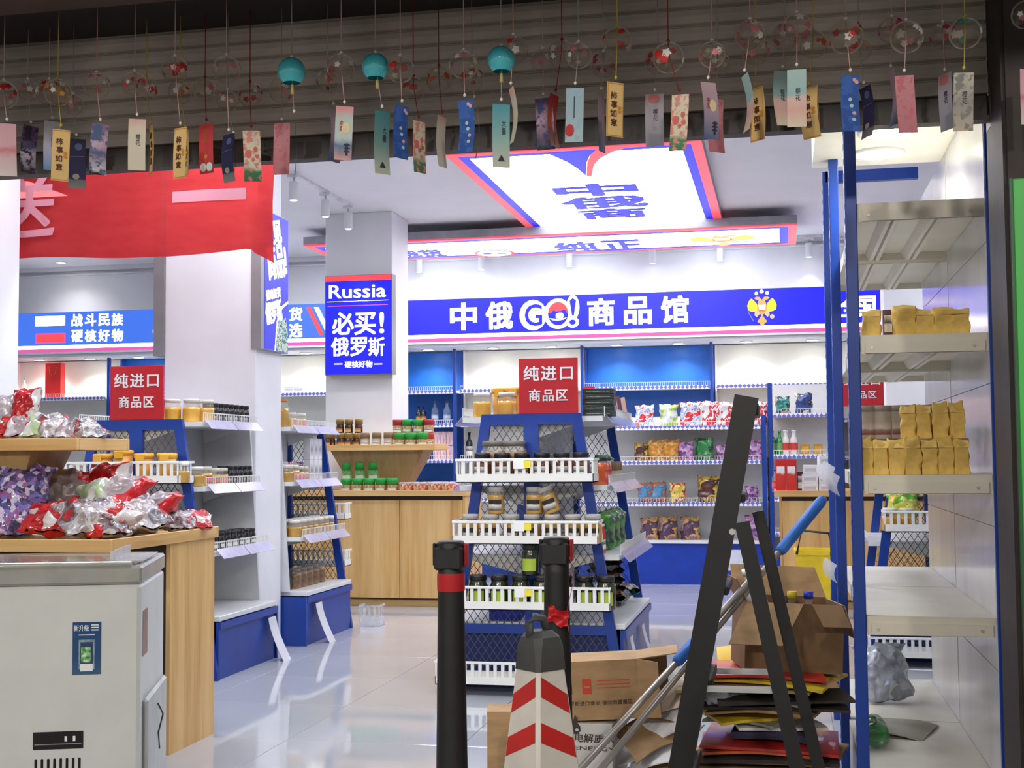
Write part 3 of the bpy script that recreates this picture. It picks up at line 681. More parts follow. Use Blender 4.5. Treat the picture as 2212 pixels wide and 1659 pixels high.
def gondola(cx, y0, L, label, baskets=True, ht=.288, hb=.52, shelves=((1.475, .39), (1.10, .41), (.725, .47)), ends=('mesh', 'mesh')):
    t = thing('gondola_shelf', label, 'shelf', (cx, y0, 0)); Ht = 1.49
    hw = lambda z: hb + (ht - hb) * z / Ht
    for y, nm, kd in ((0, 'end_frame', ends[0]), (L - .03, 'end_frame', ends[1])):
        if kd == 'panel':
            MB().prism([(-.40, .36), (.40, .36), (.33, Ht - .02), (-.33, Ht - .02)], y + .006, y + .024).build('end_panel', mat('end_panel_grey_white', (214, 215, 218), .45, var=.03), t)
            MB().box(-hb, hb, y + .004, y + .028, 0, .325).build('end_base_panel', BLUE, t)
            continue
        mb = MB()
        for sx in (-1, 1):
            w_ = .055
            mb.prism([(sx * hb, 0), (sx * (hb - w_), 0), (sx * (ht - w_), Ht), (sx * ht, Ht)], y, y + .03)
        mb.box(-ht, ht, y + .001, y + .029, Ht - .06, Ht)
        mb.box(-.042, .042, y + .002, y + .028, .35, Ht - .06)
        mb.box(-hw(.33) + .05, hw(.33) - .05, y + .002, y + .028, .30, .35)
        mb.build(nm, BLUE, t)
        o = wire_mesh(-ht + .05, ht - .05, -hw(.05) + .05, hw(.05) - .05, .05, Ht - .06, y + .015).build('wire_mesh', WIREM, t); o['kind'] = 'stuff'
    MB().box(-.012, .012, .031, L - .031, .36, 1.46).build('spine_panel', mat('spine_panel_white', (206, 207, 212), .5, var=.02), t)
    for z, w_ in shelves:
        for sx in (-1, 1):
            top = z > 1.4
            x0_, x1_ = sorted((sx * .0125, sx * w_))
            s = MB().box(x0_, x1_, .032, L - .032, z - .028, z).prism([(sx * .0125, z - .028), (sx * (w_ - .1), z - .028), (sx * .02, z - .12)], .036, .040).prism([(sx * .0125, z - .028), (sx * (w_ - .1), z - .028), (sx * .02, z - .12)], L - .042, L - .038).build('shelf', SHELFW, t)
            mb = MB()
            xf = sx * (w_ + .004)
            fz = .055
            mb.box(min(xf, xf + sx * .003), max(xf, xf + sx * .003), .06, L - .06, z + fz - .006, z + fz)
            nb = int((L - .12) / .024)
            for i in range(nb + 1):
                y = .06 + (L - .12) * i / nb; mb.box(min(xf, xf + sx * .003), max(xf, xf + sx * .003), y - .0015, y + .0015, z - .005, z + fz)
            o = mb.build('shelf_fence', PLASTW, s); o['kind'] = 'stuff'
            half = (L - .14) / 2
            for k in range(2):
                ya = .07 + k * (half + .006)
                MB().prism([(xf + sx * .001, z + .012), (xf + sx * .003, z + .014), (xf + sx * .050, z - .040), (xf + sx * .048, z - .042)], ya, ya + half - .006).build('price_rail', RAIL, s)
    MB().cbox(-hb + .002, hb - .002, .032, L - .032, .33, .36, .003).build('deck', SHELFW, t)
    for sx in (-1, 1):
        x0_, x1_ = sorted((sx * (hb - .03), sx * (hb - .012)))
        MB().box(x0_, x1_, .033, L - .033, .0, .325).build('kick_panel', DBLUE if False else BLUE, t)
        MB().box(*sorted((sx * (hb - .011), sx * (hb + .004))), .033, L - .033, .285, .325).build('kick_rail', BLUE, t)
    for y in (.05, L - .06): MB().box(-hb + .06, hb - .06, y, y + .01, .0, .325).build('end_kick_panel', DBLUE, t)
    if baskets:
        ks = ((1.12, .128, .74), (.795, .125, .78), (.45, .125, .90), (.055, .125, .98)) 
        for i, (z, h_, w_) in enumerate(ks):
            b = basket_mb(w_, .20, h_).build('basket', PLASTW, t, (0, -.205, z))
            MB().box(-.055, .0, -.008, -.0045, h_ - .055, h_ - .012).build('price_card', LETW, b)
            MB().box(.0, .038, -.009, -.0045, h_ - .05, h_ - .014).build('yellow_sticker', mat('sticker_yellow', (246, 226, 60), .5), b)
    return t
GA = gondola(-3.685, 6.93, .90, 'blue mesh-ended gondola with yellow pails in its basket, beside the candy bag table', ends=('mesh', 'panel'))
GB = gondola(-3.68, 8.30, .98, 'blue mesh-ended gondola of honey jars behind the banner column', baskets=False, ends=('panel', 'mesh'))
GC = gondola(-1.345, 6.93, 1.40, 'blue mesh-ended gondola with four white baskets of jars in the middle aisle', ht=.275, hb=.50)
GI = gondola(S(1893, 1100, 8.2).x + .42, 8.2, 1.0, 'blue mesh-ended gondola with a green and yellow bag in its basket behind the white rack', ht=.29, hb=.5)
# small clear bins on gondola B's far end
for z in (.45, .80):
    b = basket_mb(.9, .16, .125).build('basket', PLASTW, GB, (0, .985, z))

# ---- red area boards "纯进口 商品区"
def board(x0, x1, z0, z1, y, label, post=None):
    t = thing('area_sign_board', label, 'sign', ((x0 + x1) / 2, y, z0)); w, h_ = x1 - x0, z1 - z0
    MB().cbox(-w / 2, w / 2, 0, .012, 0, h_, .001).box(-.06, .06, .012, .06, 0, .006).build('board', RED, t)
    text('纯进口', .1, LETW, t, (0, -.001, h_ * .73), bold=.016, fit=(w * .84, h_ * .27), spacing=1.15, depth=.001)
    text('商品区', .1, LETW, t, (0, -.001, h_ * .33), bold=.016, fit=(w * .66, h_ * .22), spacing=1.15, depth=.001)
    if post: MB().box(-.012, .012, .02, .03, -post, 0).cbox(-.09, .09, -.05, .10, -post, -post + .012, .003).build('stand', STEEL, t)
    return t
p_, q_ = S(236, 903, 6.93), S(352, 789, 6.93)
board(p_.x, q_.x, 1.4905, q_.z, 6.935, 'red board with white Chinese lettering on the gondola with yellow pails')
p_, q_ = S(1121, 890, 6.93), S(1247, 772, 6.93)
board(p_.x, q_.x, 1.4905, q_.z, 6.935, 'red board with white Chinese lettering on the middle-aisle gondola')
p_, q_ = S(1818, 878, 10.95), S(1909, 800, 10.95)
board(p_.x, q_.x, p_.z, q_.z, 11.0, 'red board with white Chinese lettering on a stand behind the white rack', post=p_.z - .965)

# ---- wooden display tables
def rim_table(x0, x1, y0, y1, zd, label, upper=None, base_in=(.04, .6, 0), zrim=.045, doors=0, lift=.0, facing=True):
    t = thing('display_table', label, 'table', (x0, y0, 0)); w, d = x1 - x0, y1 - y0
    zt = zd
    mb = MB()
    o = MB().box(.02, w - .02, .02, d - .02, zt - .045, zt - .02).build('table_top', WOODX, t)
    for a in ((0, w, 0, .02), (0, w, d - .02, d)): MB().cbox(*a, zt - .05, zt + zrim - .045, .002).build('rim_board', WOODX, t)
    for a in ((0, .02, .021, d - .021), (w - .02, w, .021, d - .021)): MB().cbox(*a, zt - .05, zt + zrim - .045, .002).build('rim_board', wood('oak_laminate_edge_y', 'y'), t)
    bi, bf, bb = base_in
    bx0, bx1, by0, by1 = bi, w - .012, bf, d - .02
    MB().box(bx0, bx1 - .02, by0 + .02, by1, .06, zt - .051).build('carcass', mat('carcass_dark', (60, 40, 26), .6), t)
    MB().box(bx1 - .02, bx1, by0, by1, 0, zt - .051).build('side_panel', WOODZ, t)
    MB().box(bx0 - .02, bx0, by0, by1, 0, zt - .051).build('side_panel', WOODZ, t)
    if doors:
        dw = (bx1 - bx0 - .02) / doors
        for k in range(doors):
            dd = MB().cbox(bx0 + k * dw + .002, bx0 + (k + 1) * dw - .002, by0 + .002, by0 + .019, .075, zt - .085, .0015).build('door', WOODZ, t)
            MB().lathe([(.006, 0), (.006, .02)], 10).build('door_knob', LETW, dd, (bx0 + (k + 1) * dw - .03 if k % 2 == 0 else bx0 + k * dw + .03, by0 - .014, .20), (-PI / 2, 0, 0)) if k == 0 else None
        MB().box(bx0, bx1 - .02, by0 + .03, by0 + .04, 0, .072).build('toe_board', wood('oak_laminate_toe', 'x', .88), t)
    if upper:
        ux0, ux1, uy0, uy1, uz = upper
        ux0 -= x0; ux1 -= x0; uy0 -= y0; uy1 -= y0
        MB().box(ux0 + .02, ux1 - .02, uy0 + .02, uy1 - .02, uz - .045, uz - .02).build('upper_shelf', WOODX, t)
        for a in ((ux0, ux1, uy0, uy0 + .02), (ux0, ux1, uy1 - .02, uy1)): MB().cbox(*a, uz - .05, uz + .002, .002).build('rim_board', WOODX, t)
        for a in ((ux0, ux0 + .02, uy0 + .021, uy1 - .021), (ux1 - .02, ux1, uy0 + .021, uy1 - .021)): MB().cbox(*a, uz - .05, uz + .002, .002).build('rim_board', wood('oak_laminate_edge_y', 'y'), t)
        # flared support under the upper shelf
        cxu = (ux0 + ux1) / 2; hwu = (ux1 - ux0) / 2
        cy_ = (uy0 + uy1) / 2; hy = (uy1 - uy0) / 2
        b_, tp_ = (.42, .78) if doors else (.36, .60)
        vs = [(cxu + sx * hwu * b_, cy_ + sy * hy * .4, zt - .02) for sx, sy in ((-1, -1), (1, -1), (1, 1), (-1, 1))] + [(cxu + sx * hwu * tp_, cy_ + sy * hy * .72, uz - .05) for sx, sy in ((-1, -1), (1, -1), (1, 1), (-1, 1))]
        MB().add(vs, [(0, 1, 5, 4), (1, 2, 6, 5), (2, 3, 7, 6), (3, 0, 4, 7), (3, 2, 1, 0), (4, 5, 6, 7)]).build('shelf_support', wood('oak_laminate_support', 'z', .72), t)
    return t
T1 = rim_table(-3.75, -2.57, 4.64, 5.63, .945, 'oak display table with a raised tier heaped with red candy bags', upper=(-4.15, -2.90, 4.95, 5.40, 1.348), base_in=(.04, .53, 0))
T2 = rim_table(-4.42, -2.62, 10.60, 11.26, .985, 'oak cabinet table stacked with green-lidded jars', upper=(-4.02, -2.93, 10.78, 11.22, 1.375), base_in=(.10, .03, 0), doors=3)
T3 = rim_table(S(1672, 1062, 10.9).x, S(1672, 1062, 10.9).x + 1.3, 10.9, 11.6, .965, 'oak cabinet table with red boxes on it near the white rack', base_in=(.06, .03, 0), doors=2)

# ---- right white rack on blue posts
rk = thing('metal_rack', 'tall white metal rack on blue slotted posts holding yellow paper bags', 'rack', (0, 4.40, 0))
RX0, RX1 = .255, .655
PNL = mat('rack_panel_gloss', (214, 213, 214), .16, var=.04, scale=3, stretch=(1, 1, .3), spec=.6)
def post(x0, x1, y, ztop, side=0):
    mb = MB().cbox(x0, x1, y, y + .05, 0, ztop, .003)
    for k in range(int(ztop / .05)):
        xx = x1 if side > 0 else x0 - .0012
        mb.box(xx, xx + .0012, y + .015, y + .035, .02 + k * .05, .038 + k * .05)
    mb.build('post', BLUE, rk)
post(.214, .253, 0, 2.46); post(.658, .680, 0, 2.46, -1)
post(S(1797, 700, 5.4).x, S(1818, 700, 5.4).x, 1.0, 2.46); post(S(1783, 700, 6.4).x, S(1798, 700, 6.4).x, 2.0, S(1790, 370, 6.4).z)
MB().box(S(1783, 370, 6.4).x, .655, 2.0, 2.04, S(1790, 394, 6.4).z, S(1790, 370, 6.4).z).build('top_bar', BLUE, rk)
zs = (2.085, 1.645, 1.185, .727)
cuts = [0.10] + [z_ for z_ in (.727 + .25, 1.185 + .17, 1.645 + .22, 2.085)] + [2.46]
for k in range(2):
    y0_ = .012 + k * 1.0; y1_ = y0_ + (.985 if k == 0 else .95)
    lo = .08
    for zc_ in (.56, 1.02, 1.48, 1.94, 2.46):
        MB().box(.656, .668, y0_, y1_, lo, zc_ - .003).build('back_panel', PNL, rk); lo = zc_
    for z in zs:
        s = MB().box(RX0 + .003, RX1, y0_ + .003, y1_ - .003, z - .022, z).box(RX0, RX1, y0_, y0_ + .003, z - .062, z).box(RX0, RX0 + .003, y0_ + .003, y1_ - .003, z - .05, z).box(RX0, RX1, y1_ - .003, y1_, z - .05, z).build('shelf', CREAM, rk)
        MB().box(RX0 + .015, RX1 - .01, y0_ - .008, y0_ - .0005, z - .060, z - .024).build('bracket', CREAM, s)
        for x in (RX0 + .035, RX1 - .045): MB().lathe([(.005, 0), (.005, .004)], 10).build('bolt', STEEL, s, (x, y0_ - .008, z - .042), (PI / 2, 0, 0))
        for x in (RX0 + .11, RX0 + .25):
            MB().prism([(x - .03, z - .0225), (x - .012, z - .052), (x + .002, z - .052), (x + .006, z - .036), (x + .012, z - .052), (x + .026, z - .052), (x + .042, z - .0225)], y0_ + .004, y1_ - .004).build('stiffening_rib', CREAM, s)
    MB().box(.235, RX1, y0_, y1_, .17, .20).build('deck', CREAM, rk)
    MB().box(.235, .25, y0_, y1_, 0, .17).build('kick_panel', SHELFW, rk)
# hanging price flags on the rack's left side
for y, z in ((1.05, 1.20), (1.12, .80), (1.9, 1.19), (.62, 1.17)):
    MB().grid(lambda u_, v_: (.205 - .045 * u_ - .012 * math.sin(v_ * PI), y + .03 * u_, z - .075 * v_ + .03 * u_), 6, 6).build('price_flag', film('flag_film', (222, 222, 232), .15, .3), rk)

o = basket_mb(.16, .13, .16).build('storage_basket', film('basket_clear', (228, 230, 238), .45, .15), None, (-3.06, 9.36, 0)); tag(o, 'clear plastic basket on the floor behind the blue gondola base', 'basket')
# ================================================================== PRODUCTS
def named(b, name, parent=None): return b
# ---- jars
def jar_build(name, cat, r, h, content, lid, lidh=.018, neck=.86, fill=.72, label=None, glassy=True, lidr=None, n=16):
    def go():
        t = thing(name, '', cat)
        sh = h - lidh
        prof = [(r * .93, 0), (r, .006), (r, sh * .72), (r * .97, sh * .82), (r * neck, sh * .92), (r * neck, sh)]
        if glassy:
            zf = sh * fill
            MB().lathe([(r * .93, 0), (r, .006), (r, zf * .8), (r * .99, zf)], n).build('filling', content, t)
            MB().lathe([(r * .99, zf + .0005)] + [(a + .0005, z) for a, z in prof if z > zf], n, caps=False).build('glass_neck', CLEARJ, t)
        else: MB().lathe(prof, n).build('body', content, t)
        lr = lidr or r * (neck + .06)
        MB().lathe([(lr, sh - .002), (lr, h - .003), (lr * .93, h)], n).build('lid', lid, t)
        if label is not None:
            a0, a1 = -PI * .5 - .85, -PI * .5 + .85
            MB().grid(lambda u_, v_: ((r + .0008) * math.cos(a0 + (a1 - a0) * u_), (r + .0008) * math.sin(a0 + (a1 - a0) * u_), sh * (.16 + .46 * v_)), 8, 1).build('label', label, t)
        return t
    return go
HONEY = mat('honey_amber', (224, 168, 72), .18, var=.12, coat=.5); HONEYL = mat('honey_pale', (222, 180, 92), .18, var=.1, coat=.5)
HONEYG = mat('honey_olive', (186, 146, 70), .2, var=.12, coat=.5); BROWNJ = mat('jam_brown', (110, 66, 40), .2, var=.2, coat=.5)
ORANJ = mat('sea_buckthorn_orange', (206, 92, 40), .2, var=.12, coat=.5); DARKJ = mat('dark_preserve', (34, 28, 30), .2, var=.2, coat=.5)
LIDW = mat('lid_pearl', (232, 228, 218), .3, var=.03); LIDK = mat('lid_black', (28, 26, 28), .35); LIDG = mat('lid_green', (34, 156, 62), .4, var=.04)
LIDGO = mat('lid_gold', (150, 122, 62), .35, .3); LIDY = mat('lid_yellow', (236, 178, 50), .4); LIDB = mat('lid_brown', (70, 44, 32), .4)
LABR = bands('label_red_print', [(0, (190, 40, 60)), (.5, (226, 120, 120)), (1, (190, 40, 60))]); LABO = bands('label_orange_print', [(0, (240, 190, 120)), (.5, (224, 150, 80)), (1, (60, 40, 30))])
LABW = bands('label_white_print', [(0, (236, 232, 226)), (.45, (240, 238, 232)), (.55, (90, 80, 80)), (1, (236, 232, 226))]); LABG = mat('label_lime', (168, 190, 62), .5, var=.08)
LABD = bands('label_dark_print', [(0, (40, 34, 36)), (.5, (220, 214, 206)), (.62, (40, 34, 36))]); LABBL = mat('label_blue', (46, 76, 160), .5); LABPK = mat('label_pink', (214, 84, 110), .5)
LABGR = bands('label_green_white', [(0, (60, 140, 70)), (.3, (224, 224, 214)), (.7, (214, 206, 190)), (1, (80, 150, 80))])
BUILD['honey'] = jar_build('honey_jar', 'jar', .050, .135, HONEY, LIDW, fill=.74)
BUILD['honeyL'] = jar_build('honey_jar', 'jar', .048, .115, HONEYL, LIDW, fill=.78, label=LABR)
BUILD['honeyG'] = jar_build('honey_jar', 'jar', .047, .115, HONEYG, LIDW, fill=.7)
BUILD['honeyTall'] = jar_build('honey_jar', 'jar', .060, .19, HONEYG, mat('lid_rust', (196, 120, 70), .4), fill=.75)
BUILD['honeyRed'] = jar_build('honey_jar', 'jar', .040, .105, HONEYL, LIDW, fill=.75, label=LABR)
BUILD['blackjar'] = jar_build('black_jar', 'jar', .024, .10, DARKJ, LIDK, glassy=False, label=LABD, neck=.8, n=10)
BUILD['darkjar'] = jar_build('preserve_jar', 'jar', .032, .10, DARKJ, LIDK, glassy=False, label=LABW, n=12)
BUILD['brownjar'] = jar_build('preserve_jar', 'jar', .036, .115, BROWNJ, LIDK, label=LABW, fill=.85, n=14)
BUILD['browntall'] = jar_build('preserve_jar', 'jar', .050, .15, mat('mushroom_brown', (128, 98, 72), .3, var=.25, scale=30), mat('lid_smoke', (120, 112, 106), .3), fill=.86)
BUILD['greyjar'] = jar_build('preserve_jar', 'jar', .036, .115, HONEYG, mat('lid_clear_grey', (186, 184, 180), .25), label=LABD, fill=.84)
BUILD['limejar'] = jar_build('preserve_jar', 'jar', .036, .125, mat('olive_dark', (40, 48, 26), .2, coat=.5), LIDK, label=LABG, glassy=False)
BUILD['orangejar'] = jar_build('juice_jar', 'jar', .048, .15, ORANJ, LIDK, lidr=.046, label=LABR, fill=.9)
BUILD['goldjar'] = jar_build('preserve_jar', 'jar', .036, .125, mat('jam_dark', (66, 40, 28), .2, coat=.5), LIDGO, label=LABO, glassy=False, lidh=.045, lidr=.037)
BUILD['creamtin'] = jar_build('cream_tin', 'tin', .040, .125, mat('tin_cream', (206, 190, 160), .5), mat('lid_taupe', (140, 112, 78), .45), glassy=False, neck=1, lidr=.042, lidh=.05, label=LABW)
BUILD['greenjar'] = jar_build('green_lidded_jar', 'jar', .046, .12, mat('nut_mix', (186, 150, 110), .35, var=.35, scale=60), LIDG, glassy=False, neck=1, lidh=.055, lidr=.048, label=LABGR)
BUILD['greentall'] = jar_build('green_lidded_jar', 'jar', .050, .165, mat('jar_print_green', (110, 170, 100), .35, var=.3, scale=40), LIDG, glassy=False, neck=1, lidh=.065, lidr=.052, label=LABGR)
BUILD['redjar'] = jar_build('red_lidded_jar', 'jar', .046, .12, mat('nut_mix'  , (186, 150, 110)), mat('lid_red', (170, 44, 50), .4), glassy=False, neck=1, lidh=.05, lidr=.048, label=LABW)
BUILD['candyjar'] = jar_build('candy_tub', 'tub', .055, .085, blotch('candy_mix_warm', [(236, 150, 130), (240, 220, 190), (130, 130, 60), (226, 180, 160), (200, 90, 70)], 70, .3, cell=True), film('lid_clear', (236, 230, 234), .4), glassy=False, neck=1, lidh=.014, lidr=.057)
BUILD['candyjarp'] = jar_build('candy_tub', 'tub', .055, .085, blotch('candy_mix_purple', [(170, 70, 170), (230, 200, 226), (200, 110, 190), (240, 230, 240)], 70, .3, cell=True), film('lid_clear2', (236, 230, 240), .4), glassy=False, neck=1, lidh=.014, lidr=.057)
BUILD['bluetub'] = jar_build('candy_tub', 'tub', .062, .16, blotch('tub_blue', [(60, 80, 190), (90, 120, 220), (230, 235, 250)], 22, .3, bump=.05), film('lid_pale_blue', (190, 206, 240), .2), glassy=False, neck=.7, lidh=.03)
BUILD['pinktub'] = jar_build('candy_tub', 'tub', .062, .16, blotch('tub_pink', [(190, 50, 140), (214, 90, 170), (240, 220, 240)], 22, .3, bump=.05), film('lid_pale_pink', (236, 190, 224), .2), glassy=False, neck=.7, lidh=.03)
BUILD['greytin'] = jar_build('powder_tin', 'tin', .040, .125, mat('tin_dull', (176, 162, 150), .5, var=.1), mat('lid_grey', (150, 140, 132), .5), glassy=False, neck=1, lidr=.0415, lidh=.02, label=bands('tin_print', [(0, (120, 60, 60)), (.35, (150, 120, 110)), (.5, (200, 190, 180)), (1, (176, 160, 150))]))
def pail():
    t = thing('yellow_pail', '', 'pail'); Yp = mat('pail_yellow', (232, 172, 54), .4, var=.06); Yl = mat('pail_body_pale', (222, 160, 74), .35, var=.08)
    MB().lathe([(.046, 0), (.052, .148)], 18).build('body', Yl, t)
    MB().lathe([(.056, .140), (.058, .162), (.052, .168)], 18).build('lid', Yp, t)
    MB().cbox(-.026, .026, -.066, -.056, .118, .162, .003).build('lid_tab', Yp, t)
    return t
BUILD['pail'] = pail
def bottle_build(name, r, h, body, cap, label=None, neck=.35, shoulder=.6):
    def go():
        t = thing(name, '', 'bottle')
        MB().lathe([(r * .9, 0), (r, .008), (r, h * shoulder), (r * .8, h * (shoulder + .08)), (r * neck, h * (shoulder + .16)), (r * neck, h * .93)], 14).build('body', body, t)
        MB().lathe([(r * neck * 1.25, h * .92), (r * neck * 1.25, h)], 12).build('cap', cap, t)
        if label is not None: MB().lathe([(r + .0008, h * .15), (r + .0008, h * .48)], 14, caps=False).build('label', label, t)
        return t
    return go
BUILD['vodka'] = bottle_build('spirit_bottle', .038, .25, film('spirit_glass', (170, 190, 214), .45, .05), mat('cap_grey', (70, 76, 90), .4), bands('spirit_label', [(0, (60, 90, 150)), (.5, (200, 210, 226)), (1, (60, 80, 130))]), neck=.38)
BUILD['wine'] = bottle_build('wine_bottle', .037, .29, mat('dark_bottle_glass', (22, 24, 26), .1, coat=.6), mat('cap_dark', (40, 26, 24), .4), LABW)
BUILD['smallbottle'] = bottle_build('small_bottle', .030, .20, mat('dark_bottle_glass', (22, 24, 26)), mat('cap_dark', (40, 26, 24)), LABO)
BUILD['greenbottle'] = bottle_build('green_bottle', .036, .235, mat('green_bottle_glass', (40, 140, 74), .1, coat=.7), LIDG, mat('lab_green', (120, 176, 110), .5))
BUILD['whitebottle'] = bottle_build('white_bottle', .036, .24, mat('milk_white', (236, 230, 226), .4), LETW, mat('lab_red2', (214, 70, 60), .5), neck=.5)
BUILD['oilbottle'] = bottle_build('clear_bottle', .030, .24, CLEARJ, mat('cap_grey', (70, 76, 90)), LABR)

# ---- boxes
def box_build(name, w, d, h, m_, front=None, cat='box', lid=False):
    def go():
        t = thing(name, '', cat)
        MB().cbox(-w / 2, w / 2, -d / 2, d / 2, 0, h, .002).build('carton', m_, t)
        if front is not None: MB().box(-w * .38, w * .38, -d / 2 - .0012, -d / 2 - .0002, h * .18, h * .8).build('printed_panel', front, t)
        return t
    return go
BUILD['whitebox'] = box_build('white_box', .13, .10, .075, mat('carton_white', (232, 231, 232), .5, var=.02), bands('print_grey', [(0, (226, 226, 230)), (.5, (180, 180, 190)), (1, (236, 236, 238))]))
BUILD['whitebox2'] = box_build('white_box', .075, .05, .15, mat('carton_white', (232, 231, 232)), bands('print_silver', [(0, (214, 214, 220)), (.5, (150, 150, 160)), (1, (226, 226, 230))]))
BUILD['redbox'] = box_build('red_box', .085, .08, .27, mat('carton_red', (206, 40, 36), .4, var=.06), bands('print_white_red', [(0, (206, 50, 40)), (.6, (214, 60, 46)), (.7, (236, 232, 230)), (1, (240, 236, 234))]))
BUILD['darkbox'] = box_build('dark_box', .06, .06, .17, mat('carton_maroon', (86, 34, 46), .4, var=.1), LABW)
BUILD['pinkbox'] = box_build('pink_box', .085, .06, .15, blotch('pink_stripe', [(236, 190, 196), (244, 228, 228), (226, 130, 140)], 30, .4, (6, 1, .3), coat=.2, bump=0))
BUILD['goldbox'] = box_build('gold_pouch_box', .085, .06, .10, mat('gold_foil', (206, 150, 52), .28, .4, var=.1), mat('gold_panel', (226, 180, 90), .35, .3))
BUILD['blackbox'] = box_build('black_box', .11, .09, .14, mat('carton_black', (30, 30, 34), .4), LABD)
BUILD['greenbook'] = box_build('dark_green_carton', .17, .12, .030, mat('carton_deep_green', (48, 58, 52), .5, var=.05), bands('print_lines', [(0, (48, 58, 52)), (.4, (48, 58, 52)), (.5, (196, 200, 190)), (.62, (48, 58, 52))], jitter=.5, scale=80))
def slant_build(c, nm):
    def go():
        t = thing('chocolate_carton', '', 'box')
        MB().cbox(-.011, .011, -.05, .05, 0, .15, .0015).build('carton', nm, t)
        MB().box(-.0125, -.0112, -.04, .04, .03, .12).build('printed_panel', blotch('choc_panel', [(120, 150, 190), (226, 230, 236), (200, 90, 80), (120, 160, 90)], 26, .4, bump=0, coat=.3), t)
        return t
    return go
for i, c in enumerate(((196, 212, 232), (226, 232, 236), (150, 190, 170), (216, 226, 240), (120, 70, 60), (224, 180, 160))): BUILD['choc%d' % i] = slant_build(c, mat('choc_carton_%d' % i, c, .35, var=.08))
BUILD['redtube'] = bottle_build('red_tube_bottle', .018, .16, mat('tube_red', (200, 50, 44), .35), LETW, LABW, neck=.6, shoulder=.7)

# ---- bags
def bag_mesh(name, w, h, d, seed, m_, nu=16, nv=18, crumple=.012, flare=.0, top=.16, lumpy=.0, pillow=False):
    rnd = random.Random(seed); off = Vector((rnd.uniform(0, 50), rnd.uniform(0, 50), rnd.uniform(0, 50)))
    mb = MB(); base = max(w, h)
    def prof(v_):
        if pillow and v_ < .24: return (v_ / .24) ** .7
        if v_ < .12: return .55 + .45 * (v_ / .12) ** .6
        if v_ > 1 - top: return max(0 if pillow else .04, ((1 - v_) / top) ** (.9 if pillow else 1.2))
        return 1.0
    for sgn in (-1, 1):
        def fn(u_, v_):
            a = (u_ - .5) * 2; th = (1 - abs(a) ** 2.6) ** .6 if abs(a) < 1 else 0
            x = a * w / 2 * (1 - .05 * math.sin(v_ * PI) + flare * max(0, v_ - .85) * 3)
            z = h * v_
            y = sgn * d / 2 * th * prof(v_)
            p = Vector((x, y, z))
            n1 = noise.noise_vector(p * (2.2 / base * 1.6) + off) * crumple * 1.6
            n2 = noise.noise_vector(p * (7.5 / base) + off * 1.3) * crumple
            lump = abs(noise.noise(p * (9 / base) + off)) * lumpy * th
            edge = min(1, (1 - abs(a)) * 6 + .35)
            q = p + n1 + n2 * edge * .9 + Vector((0, sgn * lump, 0))
            if v_ > 1 - top: q.z += .5 * crumple * noise.noise(Vector((x * 30, 0, seed)))
            if (q.z < 0 or v_ == 0) and not pillow: q.z = max(0.0, q.z) if v_ > 0 else 0
            return q
        mb.grid(fn, nu, nv)
    me = mb.mesh(name, m_)
    bm = bmesh.new(); bm.from_mesh(me); bmesh.ops.remove_doubles(bm, verts=bm.verts, dist=.0012); bmesh.ops.recalc_face_normals(bm, faces=bm.faces); bm.to_mesh(me); bm.free()
    zmin = min(v.co.z for v in me.vertices); me.transform(Matrix.Translation((0, 0, -zmin)))
    for p in me.polygons: p.use_smooth = True
    return me
def bag_build(name, w, h, d, seed, m_, cat='bag', **k):
    def go():
        o = link(name, bag_mesh(name, w, h, d, seed, m_, **k)); return tag(o, '', cat)
    return go
Rd = (196, 26, 34); Cl = (222, 214, 216)
